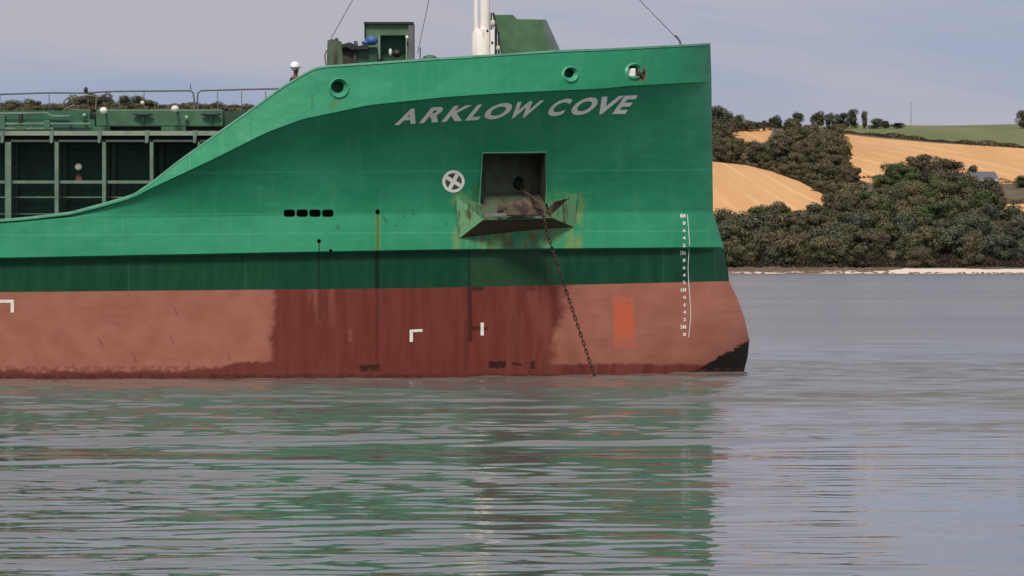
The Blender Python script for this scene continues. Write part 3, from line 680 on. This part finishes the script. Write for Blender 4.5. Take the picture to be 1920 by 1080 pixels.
# ------------------------------------------------------------------ far shore: terrain
HZ = [(1440, -3), (1500, 0), (1530, 2.7), (1560, 6), (1600, 13), (1700, 28), (1850, 49), (1950, 60), (2100, 74), (2300, 91.5), (2400, 98.5), (2470, 102), (2560, 103), (2800, 98), (3400, 80)]
def ss(x, a, b):
    t = np.clip((x-a)/(b-a), 0, 1); return t*t*(3-2*t)
def height(x, y):
    z = np.interp(y, *zip(*HZ))
    z = z+13*ss(x, 200, 110)*ss(y, 1950, 2400)+2.0*ss(y, 1560, 1700)*(np.sin(x*.021+1)+.7*np.sin(x*.05+y*.011))*(1-ss(y, 2250, 2400)*.6)
    z = z+8*ss(x, 150, 90)*ss(y, 1560, 1750)*(1-ss(y, 1850, 2100))
    return z
xs = np.concatenate([np.arange(-900, 60, 14.), np.arange(60, 330, 1.2), np.arange(330, 1200, 14.)])
ys = np.concatenate([np.arange(1440, 1540, 2.), np.arange(1540, 2480, 4.), np.arange(2480, 3400, 40.)])
XX, YY = np.meshgrid(xs, ys); ZZ = height(XX, YY)
nx, ny = len(xs), len(ys)
V = np.stack([XX, YY, ZZ], -1).reshape(-1, 3)
I = (np.arange(ny-1)[:, None]*nx+np.arange(nx-1)[None, :]).ravel(); Fq = np.stack([I, I+1, I+nx+1, I+nx], 1)
cen = V[Fq].mean(1); cpx = 960+cen[:, 0]/cen[:, 1]*F; cpy = HOR-(cen[:, 2]-HC)/cen[:, 1]*F
def np_inside(px, py, poly):
    c = np.zeros(len(px), bool); n = len(poly)
    for i in range(n):
        x0, y0 = poly[i]; x1, y1 = poly[(i+1) % n]
        if y0 == y1: continue
        c ^= ((y0 > py) != (y1 > py)) & (px < (x1-x0)*(py-y0)/(y1-y0)+x0)
    return c
FLD = {1: [[(700, 330), (1000, 300), (1337, 303), (1400, 310), (1450, 322), (1500, 340), (1556, 371), (1500, 430), (700, 430)],
           [(1578, 251), (1640, 258), (1750, 268), (1930, 279), (2100, 285), (2100, 345), (1920, 344), (1640, 345), (1612, 338), (1590, 300)],
           [(1372, 243), (1452, 240), (1440, 262), (1380, 300), (1362, 300)], [(1846, 384), (2100, 380), (2100, 425), (1900, 420)]],
       2: [[(1490, 215), (2100, 215), (2100, 281), (1920, 274), (1750, 263), (1640, 253), (1550, 245)]],
       3: [[(1668, 507), (1700, 503), (1800, 503.5), (1850, 505), (1920, 504), (2100, 504), (2100, 520), (1660, 520)], [(-2000, 508.5), (1500, 508), (1600, 507), (1660, 508), (1660, 520), (-2000, 520)]]}
mi = np.zeros(len(Fq), int)
for k, ps in FLD.items():
    for q in ps: mi[np_inside(cpx, cpy, q)] = k
me = bpy.data.meshes.new('terrain'); me.vertices.add(len(V)); me.vertices.foreach_set('co', V.ravel())
me.loops.add(Fq.size); me.loops.foreach_set('vertex_index', Fq.ravel()); me.polygons.add(len(Fq)); me.polygons.foreach_set('loop_start', np.arange(len(Fq))*4)
me.polygons.foreach_set('material_index', mi)
def scrub(g, p, b):
    return g.mix(g.sm(g.noise(p, .06, 5), .35, .65), (.085, .070, .040), (.13, .10, .060))
def straw(g, p, b):
    x, y, z = g.sep(p); t = x*.985+y*.17; w = g.noise(g.vec(x*.02, y*.004), 1, 3)
    c = g.mix(g.sm(w, .35, .65), (.56, .305, .125), (.64, .37, .165))
    s_ = g.m('PINGPONG', t+w*5, 9.0); c = g.mix(g.sm(s_, 2.0, .6)*g.sm(g.noise(g.vec(x*.03, y*.006, 8.), 1, 3), .35, .6)*.7, c, (.76, .48, .25))
    c = g.mix(g.sm(g.m('PINGPONG', t+w*9+4, 4.1), .8, .2)*.25, c, (.50, .27, .12))
    return g.mix(g.sm(g.noise(p, .7, 4), .5, .75)*.3, c, (.50, .29, .14))
def pasture(g, p, b):
    return g.mix(g.sm(g.noise(g.vec(g.sep(p)[0]*.02, g.sep(p)[1]*.006), 1, 4), .35, .65), (.105, .140, .050), (.155, .165, .066))
link('hillside', me, [mat('scrub_ground', None, .9, scrub), mat('straw_field', None, .9, straw), mat('pasture', None, .9, pasture),
     mat('beach_sand', None, .9, lambda g, p, b: g.mix(g.sm(g.noise(g.vec(g.sep(p)[0]*.06, g.sep(p)[1]*.12), 1, 4)+g.sm(g.sep(p)[0], 150, 166)*.3, .50, .62), (.24, .155, .115), (.70, .60, .53)))], None, True)['kind'] = 'structure'
def on_hill(px, py):                                   # where the sight line at a photo position meets the slope
    Y_ = np.arange(1502, 2560, 1.5); z = HC-(py-HOR)/F*Y_; hz = height((px-960)/F*Y_, Y_); k = np.where(hz >= z)[0]
    y = Y_[k[0]] if len(k) else 2440.; x = (px-960)/F*y; return Vector((x, y, float(height(np.array(x), np.array(y)))))

# ------------------------------------------------------------------ trees
def foliage(base, dark):
    def f(g, p, b):
        oi = g.n('ShaderNodeObjectInfo').outputs['Random']; r = E(g, oi)
        at = g.n('ShaderNodeAttribute', attribute_name='tone').outputs['Fac']
        c = g.mix(g.sm(E(g, at), .1, .9), dark, base)
        c = g.mix(g.m('PINGPONG', r*7.3, .5), c, (base[0]*1.12, base[1]*1.22, base[2]*.95))
        return g.mix(g.m('PINGPONG', r*3.1, .5)*.8, c, (base[0]*.50, base[1]*.50, base[2]*.52))
    return f
FM = [mat('leaf_olive', None, .9, foliage((.172, .160, .098), (.096, .090, .058)), spec=.1), mat('leaf_green', None, .9, foliage((.112, .150, .070), (.064, .084, .042)), spec=.1),
      mat('leaf_dusky', None, .9, foliage((.150, .135, .098), (.075, .068, .050)), spec=.1), mat('leaf_grey', None, .9, foliage((.130, .145, .108), (.064, .072, .055)), spec=.1)]
bark = mat('bark', (.07, .055, .04), .9)
def crown_mesh(seed, shape, nl=20, per=360, leaf=.027):
    rg = np.random.default_rng(seed); vs, fs, tone, nrm = [], [], [], []
    for k in range(nl):
        a = rg.uniform(0, 2*math.pi); rr = rg.uniform(0, .34)*shape[0]; zz = rg.uniform(.14, .86)
        lr = rg.uniform(.10, .26)*(1.15-.5*abs(zz-.55)); c = np.array([math.cos(a)*rr*(1.25-zz*.5), math.sin(a)*rr*(1.25-zz*.5), zz*shape[1]])
        t0 = rg.uniform(.1, .8)
        for i in range(per):
            d = rg.normal(size=3); d /= np.linalg.norm(d); q = c+d*lr*rg.uniform(.55, 1.08)*np.array([shape[0], shape[0], .8])
            u = rg.normal(size=3); u /= np.linalg.norm(u); n = d*.8+rg.normal(size=3)*.5; w = np.cross(u, n); w /= np.linalg.norm(w)+1e-9; u = np.cross(n, w); u /= np.linalg.norm(u)+1e-9
            s_ = leaf*rg.uniform(.5, 1.2); b_ = len(vs)
            nn = d+rg.normal(size=3)*.28+np.array([0, 0, .15]); nn /= np.linalg.norm(nn); nrm += [tuple(nn)]*4
            vs += [q-u*s_, q-w*s_*.8, q+u*s_, q+w*s_*.8]; fs.append((b_, b_+1, b_+2, b_+3) if np.dot(np.cross(u, w), nn) > 0 else (b_+3, b_+2, b_+1, b_)); tone += [min(1, max(0, t0+rg.uniform(-.15, .15)))]*4
    me = bpy.data.meshes.new('crown'); me.from_pydata([tuple(v) for v in vs], [], fs); me.polygons.foreach_set('use_smooth', [True]*len(fs)); me.normals_split_custom_set_from_vertices(nrm)
    at = me.attributes.new('tone', 'FLOAT', 'POINT'); at.data.foreach_set('value', tone); me.update(); return me
SH = [(1.0, 1.0), (1.25, .95), (.8, 1.05), (1.15, .9), (.95, 1.0), (1.3, .85)]
crowns = []
for i, s_ in enumerate(SH):
    row = []
    for m_ in FM:
        c = crown_mesh(11+i, s_) if m_ is FM[0] else row[0].copy()
        if m_ is not FM[0]: c.materials.clear()
        c.materials.append(m_); row.append(c)
    crowns.append(row)
mb = MB(); mb.tube([(0, 0, -.1), (.01, 0, .2), (0, .01, .55)], [.035, .025, .012], 7)
for a in range(4): mb.tube([(0, 0, .25+.05*a), (.14*math.cos(a*1.7), .14*math.sin(a*1.7), .5+.06*a)], [.014, .006], 5)
tmp_o = mb.build('trunk', bark); trunk_me = tmp_o.data; bpy.data.objects.remove(tmp_o)
ntree = 0
def tree(loc, h, w, kind, label, group, name='broadleaf_tree', sh=None):
    global ntree; ntree += 1
    r = empty(name, loc); r.scale = (w, w, h); r.rotation_euler = (0, 0, random.uniform(0, 6.28)); tag(r, label, 'tree', group)
    i = random.randrange(6) if sh is None else sh
    c = bpy.data.objects.new('crown', crowns[i][kind]); col.objects.link(c); c.parent = r
    t = bpy.data.objects.new('trunk', trunk_me); col.objects.link(t); t.parent = r; return r
KN = ['olive', 'green', 'dusky brown', 'grey green']
def fill(poly, dx, dy, hpx, wpx, kinds, where, group, jit=.45):
    xs_ = [p[0] for p in poly]; ys_ = [p[1] for p in poly]; y = max(ys_); row = 0
    while y > min(ys_):
        x = min(xs_)+(row % 2)*dx/2
        while x < max(xs_):
            qx, qy = x+random.uniform(-jit, jit)*dx, y+random.uniform(-jit, jit)*dy
            if inside(qx, qy, poly) and not (1826 < qx < 1880 and 300 < qy < 380):
                p = on_hill(qx, qy); s_ = p.y/F; k = kinds(qx, qy) if callable(kinds) else random.choice(kinds); u = random.uniform(.8, 1.25)*(.85 if qx < 1445 and qy < 320 else 1)
                tree(p-Vector((0, 0, .3)), hpx*s_*u, wpx*s_*u*random.uniform(.9, 1.15), k, '%s %s tree %s' % (KN[k], 'tall' if u > 1.1 else 'middling' if u > .93 else 'low', where(qx, qy) if callable(where) else where), group)
            x += dx
        y -= dy; row += 1
def w1(x, y):
    a = 'above the beach' if y > 478 else 'low in the shoreline wood' if y > 450 else 'high in the shoreline wood' if y > 415 else 'atop the shoreline wood'
    return a+(', next to the ship bow' if x < 1440 else ', below the straw field' if x < 1560 else ', left of the barn' if x < 1680 else ', below the barn clump' if x < 1800 else ', by the right edge')
def w2(x, y): return 'on mid slope '+('near the ship bow' if x < 1440 else 'above the lower straw field' if x < 1540 else 'left of the big straw field')+(', upper side' if y < 310 else ', lower side')
def w3(x, y): return 'in the clump '+('left of the barn' if x < 1730 else 'close to the barn' if x < 1810 else 'right under the barn')+(', front row' if y > 360 else ', back row')
def k1(x, y):
    if x > 1780 and y > 440: return random.choice([3, 3, 3, 2])
    if y > 450: return random.choice([0, 0, 2, 3])
    if 1640 < x < 1790 and y < 430: return random.choice([1, 0, 0])
    return random.choice([0, 0, 1, 2])
fill([(1330, 450), (1405, 450), (1420, 432), (1440, 422), (1560, 414), (1600, 392), (1640, 392), (1665, 374), (1760, 372), (1850, 405), (1880, 436), (1950, 450), (1950, 503), (1330, 503)], 31, 14, 54, 56, k1, w1, 'trees of the shoreline wood')
fill([(1335, 296), (1400, 303), (1452, 314), (1502, 331), (1552, 360), (1590, 392), (1608, 385), (1604, 350), (1592, 335), (1584, 305), (1575, 292), (1545, 280), (1470, 276), (1450, 290), (1440, 303), (1392, 297), (1335, 292)], 25, 12, 44, 44, [0, 0, 2, 0], w2, 'trees between the straw fields')
fill([(1645, 360), (1690, 332), (1760, 326), (1815, 340), (1850, 366), (1885, 372), (1900, 392), (1840, 400), (1760, 372), (1660, 372)], 26, 12, 42, 48, lambda x, y: 1 if x < 1720 and y > 340 else 2, w3, 'trees beside the barn')
fill([(1335, 303), (1450, 311), (1450, 298), (1400, 293), (1335, 280)], 22, 9, 40, 40, [2, 0], w2, 'trees between the straw fields')
fill([(1400, 311), (1452, 322), (1502, 339), (1556, 371), (1570, 368), (1500, 326), (1450, 308)], 15, 7, 21, 26, [0, 2], w2, 'trees between the straw fields')
fill([(1455, 272), (1580, 272), (1582, 256), (1470, 250)], 22, 9, 26, 34, [0, 2], w2, 'trees between the straw fields')
fill([(1335, 238), (1375, 243), (1372, 262), (1358, 290), (1335, 290)], 24, 12, 40, 36, [2, 0], 'on the steep slope next to the ship bow', 'trees on the slope by the bow')
for x, h_, w_, nm in ((1345, 48, 34, 'tallest dark tree on the ridge just right of the ship bow'), (1366, 34, 30, 'dark tree on the ridge, second from the ship bow'), (1384, 24, 26, 'dark low tree on the ridge, third from the ship bow'), (1402, 18, 24, 'small dark tree on the ridge, fourth from the ship bow'),
                  (1418, 12, 20, 'very low bush on the ridge left of a round lone tree'), (1433, 14, 12, 'tiny pointed tree beside the round lone tree on the ridge'), (1453, 24, 25, 'round lone tree on the ridge above the small straw patch'),
                  (1478, 16, 24, 'low sloping tree left of the peaked ridge tree'), (1494, 28, 24, 'peaked tree on the ridge over the mid slope wood'), (1533, 27, 24, 'round dark tree at the left end of the ridge row'), (1556, 24, 22, 'second dark tree of the ridge row'),
                  (1576, 28, 26, 'third dark tree of the ridge row'), (1597, 29, 28, 'widest dark tree in the middle of the ridge row'), (1621, 26, 15, 'narrow dark tree with sky on both sides on the ridge'), (1642, 17, 20, 'low dark tree right of the narrow ridge tree'),
                  (1660, 11, 20, 'lower dark bush near the right end of the ridge row'), (1682, 7, 22, 'lowest dark bush at the right end of the ridge row'), (1920, 34, 22, 'dark leaning tree on the ridge at the right edge of the photo')):
    p = on_hill(x, 241 if x > 1480 else 246); s_ = p.y/F
    tree(p, (h_+5)*s_, w_*s_*1.25, random.choice([2, 3]), nm, None)
# behind the ship's hatches the same ridge carries trees
tops = [(-60, 182), (0, 190), (20, 182), (45, 190), (58, 183), (75, 193), (100, 196), (125, 194), (140, 184), (160, 178), (185, 175), (205, 182), (215, 190), (235, 181), (255, 183), (270, 180), (285, 192), (320, 192), (365, 188), (385, 195), (410, 190), (430, 195), (450, 192), (480, 197), (560, 200)]
for i, x in enumerate(range(-60, 540, 21)):
    ty = pl(tops, x)
    for k in range(2):
        p = on_hill(x+random.uniform(-5, 5), 219+k*9); s_ = p.y/F; r_, c_ = proj(p)
        tree(p, (c_-ty-random.uniform(0, 3) if k == 0 else 30)*s_*1.06, 46*s_, 0 if (i+k) % 2 else 2, '%s tree on the hill seen over the %s' % ('olive' if (i+k) % 2 else 'brownish', 'stepped left hatch cover' if x < 170 else 'middle hatch cover' if x < 360 else 'right end of the hatches'), 'trees seen over the hatches')
tree(on_hill(1916, 352), 26*.27, 26*.27, 1, 'bright green bush below the straw field at the right edge', None)
tree(on_hill(1893, 420), 30*.25, 18*.25, 0, 'thin brown tree in front of the lower right straw patch', None)
tree(on_hill(1407, 415), 26*.26, 13*.26, 0, 'thin sapling standing up against the lower straw field', None)
print('trees', ntree)
# hedges: leaf clumps along a field edge
def hedge(pts, label, hgt=2.6, m=None):
    rg = np.random.default_rng(len(pts)*7+int(pts[0][0])); vs, fs = [], []
    W = [on_hill(*p) for p in pts]
    for a_, b_ in zip(W, W[1:]):
        n_ = int((b_-a_).length*14)
        for i in range(n_):
            q = np.array(a_.lerp(b_, rg.random())); q[2] = float(height(np.array(q[0]), np.array(q[1])))
            hh = hgt*(.75+.35*math.sin(q[0]*.16)+.2*math.sin(q[0]*.6)); q += np.array([rg.normal()*.4, rg.normal()*.8, rg.uniform(0, 1)*hh])
            u = rg.normal(size=3); u /= np.linalg.norm(u); w = np.cross(u, rg.normal(size=3)); w /= np.linalg.norm(w); s_ = rg.uniform(.2, .5); k = len(vs)
            vs += [tuple(q-u*s_), tuple(q-w*s_), tuple(q+u*s_), tuple(q+w*s_)]; fs.append((k, k+1, k+2, k+3))
    me = bpy.data.meshes.new('hedge'); me.from_pydata(vs, [], fs); o = link('hedge', me, m); tag(o, label, 'hedge')
hm = mat('hedge_brown', None, .9, lambda g, p, b: g.mix(g.sm(g.noise(p, .15, 3), .4, .6), (.10, .06, .035), (.06, .055, .028)), spec=.1)
hedge([(1545, 245), (1640, 255), (1750, 265.5), (1850, 273), (1940, 279)], 'long brown hedge between the green field and the big straw field', 2.6, hm)
hedge([(1337, 303), (1400, 310), (1450, 322), (1500, 340), (1560, 372)], 'brown hedge curving over the top of the lower left straw field', 2.0, hm)
hedge([(1595, 334), (1650, 333)], 'short dark hedge under the big straw field, left of the barn trees', 1.8, hm)
hedge([(1868, 343), (1930, 344)], 'short dark hedge right of the grey barn', 2.2, hm)
hedge([(1845, 384), (1930, 382)], 'dark hedge above the lower right straw patch', 2.4, hm)
hedge([(1380, 243), (1450, 239), (1500, 239)], 'brown hedge along the ridge above the small straw patch', 2.2, hm)
# understorey along the shore
rg = np.random.default_rng(3); vs, fs = [], []
for i in range(26000):
    x = rg.uniform(75, 235); y = rg.uniform(1528, 1560); z = float(height(np.array(x), np.array(y)))+rg.uniform(0, 1)**1.5*3.6*(.6+.4*math.sin(x*.4))
    q = np.array([x, y, z]); u = rg.normal(size=3); u /= np.linalg.norm(u); w = np.cross(u, rg.normal(size=3)); w /= np.linalg.norm(w); s_ = rg.uniform(.2, .5); k = len(vs)
    vs += [tuple(q-u*s_), tuple(q-w*s_), tuple(q+u*s_), tuple(q+w*s_)]; fs.append((k, k+1, k+2, k+3))
me = bpy.data.meshes.new('undergrowth'); me.from_pydata(vs, [], fs); o = link('undergrowth', me, mat('undergrowth', None, .9, lambda g, p, b: g.mix(g.sm(g.noise(p, .12, 4), .4, .6), (.07, .045, .035), (.045, .050, .030)), spec=.1))
tag(o, 'dark brown undergrowth and bracken along the top of the beach', 'undergrowth', None, 'stuff')

# the wood carries on behind the ship as one mass
rg = np.random.default_rng(9); n_ = 60000; x = rg.uniform(-420, 84, n_); y = rg.uniform(1526, 1640, n_); cx = np.round(x/9)*9+3*np.sin(y); cy = np.round(y/12)*12
top = 9+3.5*np.sin(cx*1.7+cy*.9); rr = np.clip(1-((x-cx)/6.5)**2-((y-cy)/8)**2, .1, 1); z = height(x, y)+top*np.sqrt(rr)*(.45+.55*rg.random(n_)**.5)
u = rg.normal(size=(n_, 3)); u /= np.linalg.norm(u, axis=1)[:, None]; w_ = np.cross(u, rg.normal(size=(n_, 3))); w_ /= np.linalg.norm(w_, axis=1)[:, None]; q = np.stack([x, y, z], 1); sz = rg.uniform(.3, .75, n_)[:, None]
vv = np.stack([q-u*sz, q-w_*sz, q+u*sz, q+w_*sz], 1).reshape(-1, 3); me = bpy.data.meshes.new('distant_wood'); me.from_pydata(vv.tolist(), [], np.arange(4*n_).reshape(-1, 4).tolist())
o = link('distant_wood', me, mat('far_wood', None, .9, lambda g, p, b: g.mix(g.sm(g.noise(p, .08, 4), .4, .6), (.15, .14, .09), (.09, .10, .055)), spec=.1)); tag(o, 'dark wood of the far shore carrying on behind the ship', 'wood', None, 'stuff')
# stones along the tide line
rg = np.random.default_rng(5); mb = MB()
for i in range(420):
    x = rg.uniform(78, 235); y = rg.uniform(1499, 1530) if x < 158 else rg.uniform(1499, 1504) if rg.random() < .5 else rg.uniform(1524, 1530)
    s_ = rg.uniform(.25, .9)*(1 if x < 158 else .6); mb.ball((x, y, float(height(np.array(x), np.array(y)))+s_*.1), (s_*1.5, s_, s_*.7), nu=6, nv=4)
for k in range(len(mb.v)): v = mb.v[k]; mb.v[k] = (v[0]+rg.normal()*.08, v[1]+rg.normal()*.08, v[2]+rg.normal()*.05)
o = mb.build('beach_stones', mat('stone_brown', (.16, .115, .09), .9)); tag(o, 'brown stones and boulders scattered along the far tide line', 'stones', None, 'stuff')
# barn
bp = on_hill(1845, 349); s_ = bp.y/F; barn = empty('barn', bp); tag(barn, 'small grey barn with a pitched slate roof among dark trees', 'barn')
w2, d2, hh = 46*s_, 7.0, 12*s_; x0, y0, z0 = bp.x-w2/2+1, bp.y-3, bp.z-2
mb = MB(); mb.box(x0, x0+w2, y0, y0+d2, z0, z0+hh*.75+2); mb.build('wall', mat('barn_wall', (.10, .085, .075), .9), barn)
zt = z0+hh*.75+2; mb = MB(); rz = zt+18*s_
mb.prism([(x0-.5, y0-.5, zt-.2), (x0+w2+.5, y0-.5, zt-.2), (x0+w2-1.6, y0+d2/2, rz), (x0-2.4, y0+d2/2, rz)], (0, .12, .12)); mb.prism([(x0-2.4, y0+d2/2+.13, rz), (x0+w2-1.6, y0+d2/2+.13, rz), (x0+w2, y0+d2, zt), (x0, y0+d2, zt)], (0, .1, .1))
mb.build('roof', mat('slate_roof', None, .7, lambda g, p, b: g.mix(g.sm(g.sep(p)[2], zt+1.0, zt+1.6), (.22, .23, .24), (.10, .11, .13))), barn)
mb = MB(); mb.box(x0+w2*.45, x0+w2*.62, y0-.06, y0, z0+1.5, z0+5); mb.build('door', mat('pale_door', (.22, .19, .17), .8), barn)
mb = MB(); pp = on_hill(1708, 236); mb.tube([pp, pp+Vector((0, 0, 45*pp.y/F))], [.22, .14], 8); mb.tube([pp+Vector((-.9, 0, 42*pp.y/F)), pp+Vector((.9, 0, 42*pp.y/F))], .07, 5)
o = mb.build('pole', mat('pole_wood', (.16, .15, .15), .8)); tag(o, 'thin grey pole standing alone on the skyline of the green field', 'pole')

# ------------------------------------------------------------------ water: one wavy sheet out to the far shore
Yr = [30.0]
while Yr[-1] < 1506:
    y = Yr[-1]; Yr.append(y+(.065 if y < 98 else .065+(y-98)*.0035 if y < 300 else (y-98)*.0035*1.6))
Yr = np.array(Yr)
Xc = np.arange(-19, 19.01, .14); ex = [19.14]
while ex[-1] < 2200: ex.append(ex[-1]*1.05+.1)
ex = np.array(ex); Xc = np.concatenate([-ex[::-1], Xc, ex])
XX, YY = np.meshgrid(Xc, Yr); ny, nx = XX.shape; print('water', XX.shape)
def waves(X, Y):
    h = np.zeros_like(X); rg = np.random.default_rng(21)
    def lf(sx, sy, n, r):                      # slow patches
        o = np.zeros_like(X)
        for _ in range(n): o += np.cos(X*r.normal()*sx+Y*r.normal()*sy+r.uniform(0, 6.28))
        return o/math.sqrt(n)
    patch = lf(.045, .30, 9, rg); patch2 = lf(.07, .55, 9, rg)
    right = np.maximum(.52*ss(X, .3, 1.8), ss(X, 2.5, 4.2))*(1-ss(Y, 51, 62)); body = ss(Y, 38, 46)*(1-ss(Y, 86, 110))
    Yw = Y+2.2*lf(.12, .05, 5, rg)*(Y/60); near = np.interp(Yw, [40, 46, 49, 51.5, 55, 59, 68, 88, 105], [1.0, 1.35, 1.0, .72, .80, 1.4, 2.0, 2.3, 1.6])
    calm = np.clip(1+.35*patch, .3+.35*ss(Y, 56, 62), 1.7)*near*(1-.86*right); ripp = np.clip(.8+.55*patch2, .12+.5*ss(Y, 56, 62), 2.0)*near*(1-.88*right)
    fade = 1-ss(Y, 120, 190)
    for grp, (l0, l1, n, sl, spread, md) in enumerate(((4.0, 9.0, 9, .017, .10, body*(1-right)*(1-.8*ss(X, 3.5, 5.5))), (1.2, 3.2, 16, .027, .10, calm), (.6, 1.2, 24, .037, .17, calm), (.30, .6, 34, .042, .38, ripp))):
        for i in range(n):
            L = l0*(l1/l0)**rg.random(); k = 2*math.pi/L; th = rg.normal()*spread
            A = sl*math.sqrt(2/n)/k; lim = fade if grp < 2 else fade*(1-ss(Y, 88+15*(3-grp), 135)) 
            h += md*lim*A*np.cos(k*(math.sin(th)*X+math.cos(th)*Y)+rg.uniform(0, 6.28))
    return h
ZZ = waves(XX, YY); V = np.stack([XX, YY, ZZ], -1).reshape(-1, 3).astype(np.float32)
I = (np.arange(ny-1)[:, None]*nx+np.arange(nx-1)[None, :]).ravel(); Fq = np.stack([I, I+1, I+nx+1, I+nx], 1)
me = bpy.data.meshes.new('water'); me.vertices.add(len(V)); me.vertices.foreach_set('co', V.ravel()); me.loops.add(Fq.size); me.loops.foreach_set('vertex_index', Fq.ravel())
me.polygons.add(len(Fq)); me.polygons.foreach_set('loop_start', np.arange(len(Fq))*4)
def water(g, p, b):
    x, y, z = g.sep(p); b.inputs['IOR'].default_value = 1.38
    # unresolved chop widens the reflection with distance
    far = g.sm(y, 95, 150); near_ = g.m('SUBTRACT', 1.0, far)
    rg_ = g.sm(y, 48, 76, .025, .13)+g.sm(y, 92, 200, 0, .07)+g.sm(g.noise(g.vec(x*.006, y*.03, 2.), 1, 3), .4, .6)*far*.07
    g.put(b.inputs['Roughness'], rg_)
    n1 = g.noise(g.vec(x*1.1, y*3.2), 1, 3, .6); n2 = g.noise(g.vec(x*.10, y*.10, 3.), 1, 5, .6)
    bn = g.n('ShaderNodeBump'); g.put(bn.inputs['Height'], n1*near_*.003+n2*far*.22); bn.inputs['Strength'].default_value = 1; bn.inputs['Distance'].default_value = 1
    g.nt.links.new(bn.outputs[0], b.inputs['Normal'])
    return g.mix(g.sm(g.noise(g.vec(x*.02, y*.02), 1, 3), .4, .6), (.105, .112, .108), (.125, .125, .120))
w = link('water', me, mat('sea_water', None, .05, water), None, True); w['kind'] = 'structure'
